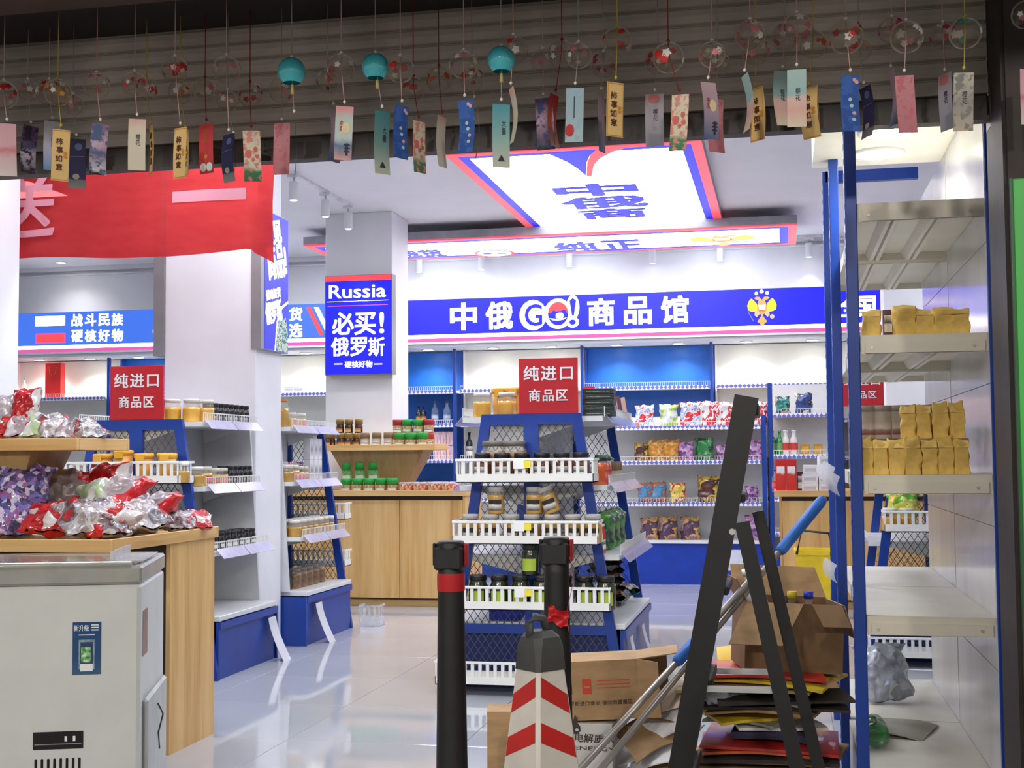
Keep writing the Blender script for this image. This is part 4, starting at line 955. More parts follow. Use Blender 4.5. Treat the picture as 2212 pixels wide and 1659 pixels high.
MBAG = {
 'redclear': blotch('bag_red_clear', [(190, 180, 182), (160, 146, 152), Rd, (168, 18, 26)], 4, .22, bump=.35),
 'redclear2': blotch('bag_red_white', [Rd, (172, 18, 26), (206, 198, 196), (168, 152, 156)], 4.5, .22, bump=.35),
 'mixclear': blotch('bag_clear_mix', [(158, 150, 152), (190, 184, 184), (128, 124, 134), (104, 62, 62), (186, 38, 44)], 10, .2, bump=.4),
 'greenclear': blotch('bag_clear_green', [(192, 194, 186), (168, 188, 146), (208, 206, 202), Rd], 4.5, .2, bump=.35),
 'white': blotch('bag_white_film', [(196, 200, 212), (176, 182, 198), (214, 216, 224), (190, 196, 210)], 6, .25, bump=.35),
 'purple': blotch('bag_purple_candy', [(70, 60, 130), (120, 110, 190), (200, 190, 220), (50, 40, 80), (150, 90, 150)], 60, .3, cell=True, bump=.4),
 'candyred': blotch('bag_candy_red', [(226, 224, 226), (214, 60, 64), (232, 228, 230), (206, 30, 40)], 12, .25, stretch=(1, 1, .6), bump=.2),
 'candyblue': blotch('bag_candy_blue', [(214, 40, 46), (224, 226, 236), (140, 170, 220), (230, 230, 236)], 13, .25, bump=.2),
 'candygreen': blotch('bag_candy_lime', [(226, 230, 226), (214, 224, 220), (170, 200, 90), (150, 180, 60)], 13, .25, bump=.2),
 'orange': blotch('bag_orange', [(206, 138, 34), (224, 160, 46), (170, 120, 70), (236, 190, 90)], 10, .3, bump=.15),
 'violet': blotch('bag_violet', [(130, 90, 150), (200, 160, 200), (110, 70, 120), (226, 140, 200)], 30, .3, bump=.2, cell=True),
 'green': blotch('bag_green', [(36, 130, 60), (50, 150, 72), (30, 60, 40), (90, 170, 100)], 9, .3, bump=.15),
 'teal': blotch('bag_teal', [(40, 130, 120), (60, 160, 150), (30, 40, 40), (180, 160, 130)], 9, .3, bump=.15),
 'navy': blotch('bag_navy', [(24, 60, 120), (30, 70, 140), (40, 36, 34), (214, 206, 190)], 9, .3, bump=.15),
 'yellow': blotch('bag_yellow_red', [(226, 200, 80), (236, 214, 110), (200, 50, 50), (240, 226, 170)], 9, .3, bump=.15),
 'brown': blotch('bag_brown_gold', [(92, 40, 30), (70, 30, 26), (206, 178, 60), (150, 110, 50)], 10, .3, bump=.15),
 'bluegold': blotch('bag_blue_orange', [(90, 150, 190), (60, 120, 170), (190, 110, 60), (150, 60, 40)], 10, .3, bump=.15),
 'purpgold': blotch('bag_purple_gold', [(90, 60, 90), (70, 46, 76), (206, 160, 70), (150, 110, 140)], 11, .3, bump=.2),
 'leaf': blotch('bag_leaf_green', [(30, 90, 40), (60, 140, 50), (24, 70, 34), (90, 170, 60)], 30, .3, cell=True, bump=.2),
 'limeyellow': blotch('bag_lime_yellow', [(236, 226, 60), (244, 236, 120), (110, 200, 60), (240, 200, 60)], 8, .3, bump=.15),
 'rust': blotch('bag_teal_rust', [(50, 60, 62), (70, 130, 130), (40, 30, 30), (150, 100, 70)], 20, .3, bump=.2),
}
for k_, m_ in MBAG.items():
    BUILD['bag_' + k_] = bag_build('snack_bag', .19, .22, .09, sum(map(ord, k_)) + 7, m_)
    BUILD['big_' + k_] = bag_build('candy_bag', .24, .30, .12, sum(map(ord, k_)), m_, nu=34, nv=38, crumple=.013, lumpy=.014, flare=.3, top=.22, pillow=True)
    BUILD['big2_' + k_] = bag_build('candy_bag', .26, .27, .11, sum(map(ord, k_)) + 31, m_, nu=34, nv=36, crumple=.015, lumpy=.016, flare=.4, top=.28, pillow=True)

def row(kind, pts, z, label, group, rz=0, jit=.0, s=1, cat=None):
    for i, (x, y) in enumerate(pts):
        put(kind, (x + random.uniform(-jit, jit), y + random.uniform(-jit, jit), z), rz + random.uniform(-.25, .25) * (1 if jit else 0), label, group, s, cat=cat)
def xs(pxs, py, Y): return [S(p, py, Y).x for p in pxs]

# ---- gondola A goods (shelves run along Y, on the right side)
za = {k: z for k, z in zip('tml', (1.475, 1.10, .725))}
X0 = -3.685
for i, (dx, y) in enumerate(((.18, 7.03), (.29, 7.05), (.24, 7.17), (.33, 7.16))):
    put('honey', (X0 + dx, y, za['t']), 0, 'amber honey jar with pearl lid on top of the gondola with yellow pails', 'honey jars on top of gondola with pails')
for j in range(2):
    for i in range(7): put('blackjar', (X0 + .28 + j * .052, 7.28 + i * .075, za['t']), 0, 'slim black jar on top of the gondola with yellow pails', 'slim black jars on gondola top', 1.2)
for i, (dx, y, k_) in enumerate(((.33, 7.03, 'honeyG'), (.33, 7.14, 'honeyL'), (.34, 7.25, 'honeyRed'), (.35, 7.34, 'honeyRed'), (.25, 7.10, 'honeyG'), (.24, 7.24, 'honeyG'))):
    put(k_, (X0 + dx, y, za['m']), PI / 2, 'honey jar with red label on the middle shelf beside yellow pails' if k_ != 'honeyG' else 'plain honey jar on the middle shelf beside yellow pails', 'honey jars on gondola middle shelf')
for j in range(2):
    for i in range(5): put('blackjar', (X0 + .30 + j * .055, 7.45 + i * .07, za['m']), 0, 'slim black jar on the middle shelf beside yellow pails', 'slim black jars on middle shelf', 1.15)
for j in range(2):
    for i in range(8): put('darkjar', (X0 + .33 + j * .07, 7.02 + i * .092, za['l']), PI / 2, 'dark preserve jar with white label on the low gondola shelf', 'dark jars on low gondola shelf')
for i, px in enumerate((222, 266, 310, 360)): put('pail', (S(px, 1000, 6.82).x, 6.825, 1.1255 + (.02 if i == 1 else 0)), .1 * i - .1, 'yellow lidded pail in the white basket', 'yellow pails in the white basket')
for i, px in enumerate((172, 392)): put('honeyG', (S(px, 1000, 6.80).x, 6.80, 1.1255), 0, 'honey jar standing beside the yellow pails in the basket', 'honey jars beside the pails')

# ---- gondola B goods
XB = -3.68
for i, (dx, y, k_) in enumerate(((.30, 8.38, 'honeyTall'), (.31, 8.56, 'honeyRed'), (.32, 8.72, 'honeyRed'), (.20, 8.50, 'honeyTall'))):
    put(k_, (XB + dx, y, 1.475), PI / 2 if k_ == 'honeyRed' else 0, 'small honey jar with red label on top of the gondola behind the column' if k_ == 'honeyRed' else 'tall olive honey jar with rust lid on top of the gondola behind the column', 'honey jars on gondola behind the column')
for i in range(3): put('bag_candyred', (XB + .25, 8.45 + i * .16, 1.10), .4 * i, 'red snack bag on the upper middle shelf behind the banner column', 'red bags behind the column', s=.62)
for i, (y, k_) in enumerate(((8.38, 'honeyG'), (8.49, 'honeyL'), (8.60, 'honeyRed'), (8.69, 'honeyRed'))):
    put(k_, (XB + .35, y, 1.10), PI / 2, 'honey jar beside white boxes on the gondola behind the column', 'honey jars beside the white boxes')
for i in range(3):
    for j in range(2): put('whitebox2', (XB + .35, 8.80 + i * .085, 1.10 + j * .151), PI / 2, 'small white and silver box stacked beside honey jars', 'small white boxes behind the column')
for j in range(2):
    for i in range(7): put('honeyG', (XB + .30 + j * .105, 8.39 + i * .11, .725), 0, 'honey jar in the packed row on the low shelf behind the column', 'packed honey jars on low shelf')
put('blackbox', (XB + .30, 8.42, .36), 0, 'black carton on the gondola deck behind the column', None)
for i in range(5): put('browntall', (XB + .34, 8.56 + i * .12, .36), 0, 'brown mushroom jar on the gondola deck behind the column', 'brown jars on gondola deck', s=.9)

# ---- gondola C goods
XC = -1.345
for i, (px, y, k_) in enumerate(((1041, 7.02, 'honey'), (1095, 6.99, 'honey'), (1083, 7.16, 'pail'), (1112, 7.14, 'pail'))):
    put(k_, (S(px, 880, y).x, y, 1.477 if k_ == 'honey' else 1.477), 0, 'amber honey jar with pearl lid beside the middle red board' if k_ == 'honey' else 'yellow pail behind the middle red board', 'honey jars beside the middle board' if k_ == 'honey' else 'pails behind the middle board', s=1.0)
for i in range(5): put('greenbook', (-.99, 7.09, 1.475 + i * .0305), .05 * (i % 2), 'dark green flat carton in the stack beside the red board', 'stacked dark green cartons')
for i in range(6): put('choc%d' % i, (-1.02 + .012 * i, 7.30 + i * .16, 1.475), PI / 2 * .1, 'thin upright chocolate carton on top of the middle gondola, ' + ('pale blue', 'white', 'mint green', 'icy blue', 'dark brown', 'peach')[i], 'upright chocolate cartons', ry=-.16)
put('redbox', (-1.14, 7.75, 1.475), PI / 2, 'red carton standing behind the stacked green cartons', None, s=.75)
def inb(kind, pxs, Y, z, lab, grp, rz=0, s=1):
    for i, px in enumerate(pxs): put(kind, (S(px, 1000, Y).x, Y, z), rz, lab, grp, s)
inb('brownjar', (1042, 1085, 1128, 1171, 1214, 1255), 6.785, 1.1255, 'brown preserve jar with black lid in the top white basket', 'jars in the top basket', s=1.32)
inb('browntall', (1068, 1110), 6.875, 1.1255, 'tall brown mushroom jar standing at the back of the top basket', 'tall jars at the back of the top basket', s=1.45)
inb('greyjar', (1016, 1060, 1104, 1148, 1192, 1236, 1279), 6.785, .8005, 'honey-brown jar with grey lid in the second white basket', 'jars in the second basket', s=1.32)
for px, a_, z_ in ((1072, 0, 0), (1154, 0, 0), (1195, .35, .005)): put('greyjar', (S(px, 1080, 6.80).x, 6.80, .953 + z_), 0, 'honey-brown jar with grey lid piled on top of the row' if not a_ else 'tilted honey-brown jar piled on top of the row', 'piled jars in second basket' if not a_ else None, s=1.25, ry=-a_)
inb('limejar', (985, 1031, 1077, 1123, 1169, 1215, 1261, 1306), 6.785, .4555, 'dark jar with lime label in the third white basket', 'lime-label jars in the third basket', s=1.4)
put('limejar', (S(1148, 1220, 6.83).x, 6.80, .632), 0, 'dark jar with lime label standing on top of the others', None, 1.3)
o = MB().add([(-.115, 0, 0), (.06, 0, 0), (.115, .0, .09), (.02, 0, .13), (-.115, 0, .15)], [(0, 1, 2, 3, 4)]).add([(-.115, .004, 0), (.06, .004, 0), (.115, .004, .09), (.02, .004, .13), (-.115, .004, .15)], [(4, 3, 2, 1, 0)]).build('blue_folder', mat('folder_blue', (20, 50, 190), .4), None, (S(1100, 1225, 7.0).x, 7.0, .3605))
tag(o, 'bright blue plastic sheet leaning behind the mesh of the middle gondola', 'folder')
for i, (y, k_) in enumerate(((7.05, 'orangejar'), (7.17, 'orangejar'))): put(k_, (XC + .36, y, 1.10), PI / 2, 'orange juice jar with black lid on the aisle shelf of the middle gondola', 'orange juice jars')
for i in range(2): put('whitebox2', (XC + .35, 7.30 + i * .07, 1.10), PI / 2, 'pale upright box beside the orange juice jars', 'pale boxes beside orange jars')
for i in range(3): put('creamtin', (XC + .36, 7.50 + i * .10, 1.10), PI / 2, 'cream tin on the aisle shelf of the middle gondola', 'cream tins on middle gondola')
for i in range(2): put('bag_leaf', (XC + .27, 7.75 + i * .2, 1.10), 1.2, 'leafy green snack bag beside the cream tins on the middle gondola', 'leafy bags on the middle shelf', s=.75)
for i in range(3): put('redtube', (XC + .36, 7.02 + i * .045, .725), 0, 'small red bottle with white cap on the middle gondola', 'small red bottles')
for i in range(3): put('bag_leaf', (XC + .34, 7.38 + i * .24, .725), 1.3, 'leafy green snack bag on the low shelf of the middle gondola', 'leafy bags on the low shelf', s=1.0)
for i in range(6): put('bag_rust', (XC + .33, 7.75 + .04 * (i % 2),   .3605 + i * .052), .2 * i, 'flat dark teal packet in the pile on the gondola deck', 'dark teal packets piled on the deck', s=.9, rx=-PI / 2)
put('bag_teal', (XC + .40, 8.05, .365), 1.0, 'teal snack bag lying on the edge of the gondola deck', None, rx=-PI / 2)

# ---- far oak table goods
zu = 1.357
inb('goldjar', (708, 738, 752), 10.84, zu, 'brown jar with gold lid on the upper tier of the green-jar table', 'gold-lidded jars on the upper tier')
inb('goldjar', (716, 745, 770), 10.95, zu, 'brown jar with gold lid on the upper tier of the green-jar table', 'gold-lidded jars on the upper tier')
for px in (735, 754, 775): put('goldjar', (S(px, 930, 11.05).x, 11.05, zu + .126), 0, 'gold-lidded jar stacked on a second layer of the green-jar table', 'stacked gold-lidded jars'); put('goldjar', (S(px, 930, 11.05).x, 11.05, zu), 0, 'brown jar with gold lid on the upper tier of the green-jar table', 'gold-lidded jars on the upper tier')
inb('creamtin', (789, 814, 839), 10.84, zu, 'cream tin with taupe lid on the upper tier of the green-jar table', 'cream tins on the upper tier')
inb('greenjar', (864, 889, 914), 10.85, zu, 'green-lidded jar on the upper tier of the green-jar table', 'green-lidded jars on the upper tier')
for px, k_ in ((880, 'greenjar'), (904, 'greenjar'), (860, 'redjar'), (926, 'redjar')):
    for zz in (0, .121): put(k_, (S(px, 930, 11.05).x, 11.05, zu + zz), 0, ('green-lidded jar' if k_ == 'greenjar' else 'red-lidded jar') + (' stacked in the back row of the upper tier' if zz else ' under another in the back row of the upper tier'), 'back row jars of the upper tier')
zl = .967
inb('greentall', (750, 779, 808), 10.90, zl + .09, 'tall green jar in the back row of the lower tier', 'tall green jars on the lower tier')
o = tag(MB().cbox(-.18, .18, -.06, .06, 0, .089, .003).build('display_riser', WOODX, None, (S(779, 1000, 10.90).x, 10.90, zl)), 'low oak riser under the tall green jars', 'riser')
inb('greenjar', (748, 773, 798, 823, 848), 10.70, zl, 'green-lidded jar in the front row of the lower tier', 'green-lidded jars on the lower tier')
inb('candyjar', (876, 907, 938, 968), 10.70, zl, 'clear tub of wrapped candy on the green-jar table edge', 'candy tubs on the green-jar table')
inb('candyjarp', (985,), 10.80, zl, 'clear tub of purple candy on the green-jar table', None)
inb('candyjar', (893, 925, 955), 10.83, zl, 'clear tub of wrapped candy on the green-jar table edge', 'candy tubs on the green-jar table')
for px in (638, 660, 682): put('bag_bluegold', (S(px, 1050, 10.72).x, 10.72, zl), .3, 'blue and orange snack bag on the green-jar table behind the mesh', 'blue bags on the green-jar table', s=.6)

# ---- back wall goods
inb('vodka', (940, 966), YU + .15, 1.62, 'clear spirit bottle with blue label on the dark blue shelf', 'spirit bottles on the blue shelf')
inb('smallbottle', (905, 915), YU + .15, 1.62, 'small dark bottle beside the spirit bottles on the blue shelf', 'small dark bottles')
for i, px in enumerate((943, 957, 970)):
    for zz in (0, .152): put('pinkbox', (S(px + 2, 950, YU + .12).x, YU + .12, 1.24 + zz), 0, 'pink striped box stacked on the blue shelf', 'pink striped boxes', s=.98)
inb('wine', (1014,), YU + .15, 1.24, 'dark wine bottle behind the middle gondola', None)
inb('smallbottle', (908, 923), YU + .14, .83, 'small dark bottle with orange label behind the green-jar table', 'bottles behind the green-jar table')
inb('bluetub', (947,), YU + .14, .83 + .001, 'blue candy tub on the wall shelf behind the green-jar table', None, s=1.1)
inb('pinktub', (982,), YU + .14, .83 + .001, 'magenta candy tub on the wall shelf behind the green-jar table', None, s=1.1)
inb('oilbottle', (1020,), YU + .14, .83, 'small clear bottle beside the magenta candy tub', None)
# gift bag and ornament at the far left
gb = thing('gift_bag', 'red paper gift bag on the white wall shelf behind the banner', 'bag', (S(119, 840, YU + .15).x, YU + .15, 1.981))
gh = S(119, 785, YU + .15).z - 1.98
MB().cbox(-.10, .10, -.05, .05, 0, gh, .004).build('paper_body', mat('gift_red', (226, 40, 36), .45), gb)
MB().tube([(-.04, -.052, gh - .04), (-.035, -.056, gh - .12), (0, -.058, gh - .15), (.035, -.056, gh - .12), (.04, -.052, gh - .04)], .004, 6).build('handle', mat('cord_gold', (226, 120, 60), .5), gb)
put('oilbottle', (S(53, 845, YU + .15).x, YU + .15, 1.981), 0, 'thin clear bottle at the end of the shelf holding the gift bag', None)
for px in (628, 648): put('whitebox', (S(px, 840, YU + .12).x, YU + .12, 1.981), 0, 'long white box on the wall shelf between the columns', 'white boxes between the columns', s=1.0)
# low candy unit
def rowbag(Y, z, items, grp):
    for px, k_, sc, lab in items: put('bag_' + k_, (S(px, 950, Y).x, Y, z), random.uniform(-.3, .3), lab, grp, s=sc)
rowbag(12.98, lz[0], ((1393, 'candyblue', 1.0, 'red and pale blue candy bag leaning at the end of the top row'), (1445, 'candygreen', 1.0, 'clear candy bag with lime green sweets in the top row'), (1492, 'candyblue', 1.1, 'red and pale blue candy bag beside the lime bag'), (1530, 'candyred', 1.1, 'red and white striped candy bag in the top row'), (1568, 'candyred', 1.05, 'red and white striped candy bag in the top row'), (1604, 'candyred', 1.0, 'red and white striped candy bag in the top row'), (1640, 'candyred', 1.05, 'red and white striped candy bag in the top row')), 'candy bags in the top row')
rowbag(12.98, lz[1], ((1385, 'brown', .8, 'dark brown snack bag at the end of the second row'), (1418, 'orange', .95, 'orange snack bag in the second row'), (1448, 'orange', .95, 'orange snack bag in the second row'), (1482, 'violet', .85, 'violet candy bag in the second row'), (1522, 'green', 1.0, 'dark green snack bag in the second row'), (1560, 'violet', .7, 'violet candy bag in the second row'), (1590, 'violet', .75, 'violet candy bag in the second row'), (1632, 'violet', .9, 'violet candy bag in the second row')), 'snack bags in the second row')
rowbag(12.98, lz[2], ((1392, 'bluegold', .85, 'blue and rust snack bag in the third row'), (1420, 'bluegold', .9, 'blue and rust snack bag in the third row'), (1462, 'yellow', .85, 'yellow and red snack bag in the third row'), (1528, 'brown', 1.15, 'large brown and gold snack bag in the third row'), (1575, 'violet', .7, 'violet candy bag in the third row'), (1622, 'violet', .7, 'violet candy bag in the third row')), 'snack bags in the third row')
rowbag(12.98, .43, ((1400, 'purpgold', 1.0, 'purple and gold snack bag on the bottom shelf'), (1440, 'purpgold', 1.05, 'purple and gold snack bag on the bottom shelf'), (1488, 'purpgold', 1.05, 'purple and gold snack bag on the bottom shelf'), (1630, 'violet', 1.1, 'violet candy bag alone on the bottom shelf')), 'snack bags on the bottom shelf')
# narrow unit and right table
rowbag(13.0, hz_[0], ((1692, 'teal', .75, 'teal snack bag on the narrow unit top shelf'), (1738, 'navy', .9, 'navy snack bag with folded peak on the narrow unit top shelf')), 'snack bags on the narrow unit')
inb('greenbottle', (1669, 1685), 12.98, hz_[1], 'green glass bottle on the narrow unit', 'green bottles on the narrow unit')
inb('whitebottle', (1698, 1716), 12.98, hz_[1], 'white bottle with red label on the narrow unit', 'white bottles on the narrow unit')
inb('goldbox', (1740, 1768), 12.98, hz_[1], 'gold foil box on the narrow unit', 'gold boxes on the narrow unit')
zt3 = .947
inb('redbox', (1686, 1709), 11.05, zt3, 'tall red box on the oak table near the rack', 'tall red boxes')
inb('darkbox', (1729,), 11.08, zt3, 'maroon box between the red and white boxes', None)
inb('oilbottle', (1673,), 11.12, zt3, 'slim clear bottle beside the tall red boxes', None, s=.8)
for i, (px, k) in enumerate(((1750, 0), (1750, 1), (1752, 2), (1785, 0), (1785, 1), (1787, 2), (1785, 3))): put('whitebox', (S(px, 1020, 11.08).x, 11.08, zt3 + k * .0755), .04 * i - .1, 'white carton in the stack on the oak table near the rack', 'stacked white cartons')
bk = thing('mop_bucket', 'yellow plastic bucket with black handle in front of the oak table near the rack', 'bucket', (S(1762, 1250, 10.35).x, 10.35, 0))
MB().add([(sx * w_, sy * d_, z) for z, w_, d_ in ((0, .11, .09), (.52, .15, .13), (.52, .135, .115), (.02, .10, .08)) for sx, sy in ((-1, -1), (1, -1), (1, 1), (-1, 1))],
         [(j * 4 + i, j * 4 + (i + 1) % 4, j * 4 + 4 + (i + 1) % 4, j * 4 + 4 + i) for j in range(3) for i in range(4)] + [(3, 2, 1, 0), (12, 13, 14, 15)]).build('tub', mat('bucket_yellow', (238, 206, 30), .4), bk)
MB().add([(sx * w_, sy * d_, z) for z, w_, d_ in ((.49, .158, .138), (.53, .160, .140), (.53, .146, .126), (.49, .144, .124)) for sx, sy in ((-1, -1), (1, -1), (1, 1), (-1, 1))], [(j * 4 + i, j * 4 + (i + 1) % 4, (j * 4 + 4) % 16 + (i + 1) % 4, (j * 4 + 4) % 16 + i) for j in range(4) for i in range(4)]).build('rim', mat('bucket_yellow', (238, 206, 30)), bk)
MB().tube([(-.14, -.14, .5), (-.10, -.15, .68), (.10, -.15, .66), (.14, -.14, .5)], .010, 8).build('handle', LIDK, bk)
put('big_limeyellow', (S(1950, 1130, 8.1).x, 8.10, .80), 0, 'lime green and yellow snack bag in the basket behind the rack', None, s=.75)
for px in (1925, 1960): put('honey', (S(px, 1150, 8.05).x, 8.07, .8), 0, 'amber jar in the basket under the lime and yellow bag', 'amber jars behind the rack')

# ---- candy bags heaped on the front-left table
def heap(kind, px, py, Y, z, rz, rx, label, s=1.0, ry=0): put(kind, (S(px, py, Y).x, Y, z), rz, label, 'candy bags heaped on the oak table', s * 1.12, rx=rx, ry=ry)
zd1 = .926
heap('big_purple', 20, 1110, 4.92, zd1 + .0, .3, -.5, 'clear bag of purple and blue candies on the oak table', 1.0)
heap('big2_redclear2', 88, 1150, 4.80, zd1, .1, -1.15, 'red bag with pale print lying at the table front edge', .78)
heap('big_redclear2', 165, 1150, 4.84, zd1, -.6, -1.25, 'small red bag lying between two pale candy bags', .75)
heap('big2_mixclear', 218, 1150, 4.82, zd1, .75, -1.2, 'clear bag of mixed foil candies at the table front edge', .95)
heap('big_greenclear', 262, 1110, 5.08, zd1 + .01, .7, -1.05, 'clear bag of pale green candies with red print', .95)
heap('big_redclear', 190, 1090, 5.08, zd1 + .02, -.4, -.9, 'crumpled red and clear bag on the middle of the heap', .95)
heap('big_mixclear', 330, 1120, 5.10, zd1, 1.0, -1.2, 'clear bag of foil candies sliding toward the table corner', .9)
heap('big2_redclear', 130, 1060, 5.25, zd1 + .02, .2, -.35, 'upright red and clear candy bag at the back of the heap', .85)
heap('big_redclear2', 215, 1060, 5.32, zd1 + .03, -.3, -.25, 'upright red candy bag with torn top at the back of the heap', .85)
heap('big2_redclear2', 60, 1060, 5.15, zd1 + .02, .9, -.5, 'dark red bag half hidden behind the purple candies', .9)
heap('big_redclear2', 425, 1130, 5.42, zd1, .5, -1.3, 'small red bag alone at the corner of the heaped table', .55)
heap('big2_mixclear', 375, 1130, 5.35, zd1, .2, -1.3, 'clear bag beside the small red corner bag', .6)
heap('big_redclear', 290, 1090, 5.30, zd1 + .01, -.7, -.9, 'red bag tipped over behind the pale green candies', .7)
zu1 = 1.329
for i, (px, k_, s_, rx_, rz_, lab) in enumerate(((10, 'big2_redclear2', .75, -1.25, .2, 'red bag flat at the front of the raised tier'), (52, 'big_redclear', .75, -1.2, .6, 'red and clear bag on the raised tier'), (88, 'big_greenclear', .7, -1.25, .5, 'pale green candy bag on the raised tier'), (124, 'big_mixclear', .7, -1.2, .8, 'clear foil candy bag on the raised tier'), (165, 'big2_redclear', .6, -1.25, .7, 'small red and clear bag on the raised tier'), (205, 'big_mixclear', .6, -1.25, 1.0, 'clear foil candy bag at the end of the raised tier'))):
    put(k_, (S(px, 940, 5.10).x, 5.10 + .02 * (i % 2), zu1), rz_, lab, 'candy bags on the raised tier', s_, rx=rx_)
put('big2_redclear', (S(8, 900, 5.2).x, 5.2, zu1 + .05), .4, 'clear and dark red bag piled behind the flat red bag on the raised tier', 'candy bags on the raised tier', .75, rx=-.7)
put('big_redclear2', (S(45, 900, 5.2).x, 5.22, zu1 + .06), -.2, 'upright bright red bag on top of the raised tier pile', 'candy bags on the raised tier', .62, rx=-.15)

# ---- right rack: yellow paper bags, tins
KRAFT = mat('yellow_kraft', (232, 190, 98), .65, var=.12, scale=14, bump=.25)
def kraft(seed, w=.051, d=.048, h=.118):
    def go():
        rnd = random.Random(seed); mb = MB(); off = Vector((seed * 3.1, 0, 0)); t = thing('paper_bag', '', 'paper bag')
        def ringp(a):
            c, s_ = math.cos(a), math.sin(a); e = .22
            return (math.copysign(abs(c) ** e, c) * w / 2, math.copysign(abs(s_) ** e, s_) * d / 2)
        def fn(u_, v_):
            x, y = ringp(u_ * 2 * PI); f_ = 1 - max(0, v_ - .80) / .20 * .86
            p = Vector((x * (1 + .03 * math.sin(v_ * 9 + seed)), y * f_, h * v_ * (1 + .05 * math.sin(seed * 5))))
            q = p + noise.noise_vector(p * 34 + off) * .010 * min(1, v_ * 4)
            if v_ > .9: q.z += .012 * noise.noise(Vector((x * 40, seed, 0)))
            return q
        mb.grid(fn, 28, 12); mb.add([ringp(i / 28 * 2 * PI) + (0,) for i in range(28)], [tuple(range(27, -1, -1))])
        mb.build('paper_body', KRAFT, t)
        MB().grid(lambda u_, v_: (-w * .46 + w * .92 * u_, -d * .5 * (1 - .75 * v_) - .002 + .001 * math.sin(u_ * 9 + seed), h * (.74 + .19 * v_)), 8, 4).build('folded_flap', mat('yellow_kraft_fold', (230, 194, 110), .65, var=.1, scale=18, bump=.25), t)
        return t
    return go
for i in range(5): BUILD['kraft%d' % i] = kraft(i + 1); BUILD['kraftw%d' % i] = kraft(i + 11, .060, .05, .088)
RY_ = 4.47
def rackbags(pxs, py, z, Y, lab, grp, s=1, kd='kraft'):
    for i, px in enumerate(pxs): put(kd + '%d' % ((i * 3 + int(z * 7)) % 5), (S(px, py, Y).x, Y + random.uniform(-.006, .006), z), random.uniform(-.12, .12), lab, grp, s)
rackbags((1882, 1996, 2034, 2073), 690, 1.6455, RY_, 'yellow paper bag on the upper shelf of the white rack', 'paper bags on the upper shelf', 1.0, 'kraftw')
put('kraftw2', (S(1952, 690, RY_).x, RY_, 1.6455), .1, 'larger yellow paper bag in the middle of the upper rack shelf', None, 1.12)
put('darkbox', (S(1918, 690, RY_ + .05).x, RY_ + .06, 1.6455), 0, 'maroon packet between yellow paper bags on the upper shelf', None, .55)
rackbags((1868, 1902, 1936, 1970, 2008, 2042, 2076), 985, 1.1855, RY_, 'yellow paper bag in the front row of the lower shelf', 'paper bags in the front row', 1.0)
for i in range(4):
    x = S((1963, 1996, 2031, 2066)[i], 930, 4.56).x
    put('greytin', (x, 4.56, 1.1855), 0, 'dull tin hidden behind the front row of paper bags', 'hidden tins under paper bags', .95)
    put('kraft%d' % (i % 5), (x, 4.56, 1.1855 + .119), .1 * i - .2, 'yellow paper bag in the raised back row of the lower shelf', 'paper bags in the back row', .98)
for i in range(5):
    x = S((1872, 1906, 1945, 1980, 2012)[i], 930, 4.75).x
    for k in range(2): put('greytin', (x, 4.75, 1.1855 + k * .120), 0, 'dull grey-brown tin ' + ('on top' if k else 'at the bottom') + ' in the stacked tins behind paper bags', 'stacked tins behind paper bags', .95)

for i in range(6): put('blackjar', (-3.685 - .30, 7.05 + i * .10, 1.10), 0, 'slim black jar on the gondola side facing the candy bag table', 'slim black jars on the hidden gondola side')
# ================================================================== FOREGROUND
# ---- chest freezer
FZ = .03
fz = thing('chest_freezer', 'white chest freezer with glass top and blue sticker at the shop entrance', 'freezer', (-2.085, 3.965, 0), .345)
FW = mat('freezer_white', (214, 217, 214), .38, var=.02)
L_, D_, Hh = 1.15, .60, .90
MB().cbox(-L_, 0, 0, D_, .02, .845, .012).build('cabinet', FW, fz)
MB().cbox(-L_ - .004, .004, -.006, D_ + .004, .846, .905, .008).build('top_trim', mat('freezer_trim_grey', (168, 168, 162), .3, .2), fz)
MB().cbox(-L_ + .02, -.02, .02, D_ - .02, .906, .913, .002).build('glass_lid', film('freezer_glass', (170, 160, 148), .35, .05), fz)
MB().tube([(-L_, .004, .911), (-.03, .004, .911)], .011, 8).build('front_rail', mat('rail_silver', (206, 206, 196), .25, .4), fz)
MB().cbox(-.10, .0, .06, .40, .914, .922, .003).box(-.105, -.095, .04, .42, .915, .95).build('plastic_corner', film('corner_film', (226, 228, 236), .3, .1), fz)
st = MB().box(-.215, -.125, -.002, -.0005, .555, .725).build('sticker', bands('sticker_blue_print', [(0, (60, 96, 130)), (.3, (36, 76, 124)), (1, (30, 72, 124))], jitter=.15), fz)
text('新升级', .02, LETW, st, (-.187, -.0026, .706), fit=(.048, .020), bold=.012, depth=.0004)
for k in range(3): MB().box(-.156, -.132, -.0030, -.0022, .697 + k * .008, .701 + k * .008).build('print_line', LETW, st)
MB().box(-.196, -.144, -.0030, -.0022, .682, .685).build('print_line', LETW, st)
MB().box(-.195, -.145, -.0028, -.0022, .572, .668).build('door_picture', mat('print_steel', (130, 156, 170), .5, var=.2, scale=30), st)
MB().box(-.190, -.150, -.0034, -.0029, .572, .660).build('door_picture', mat('print_navy', (34, 60, 104), .5), st)
MB().box(-.187, -.157, -.0040, -.0035, .595, .643).build('green_picture', blotch('print_green', [(60, 150, 70), (150, 200, 140), (220, 230, 214)], 60, .5, coat=0, bump=0), st)
MB().box(-.190, -.150, -.0042, -.0036, .566, .590).build('white_picture', LETW, st)
pn = MB().cbox(-.335, -.178, -.004, -.0005, .318, .374, .001).build('control_panel', mat('panel_black', (28, 28, 30), .25), fz)
MB().box(-.330, -.183, -.0052, -.0045, .333, .336).build('panel_line', GREYM, pn)
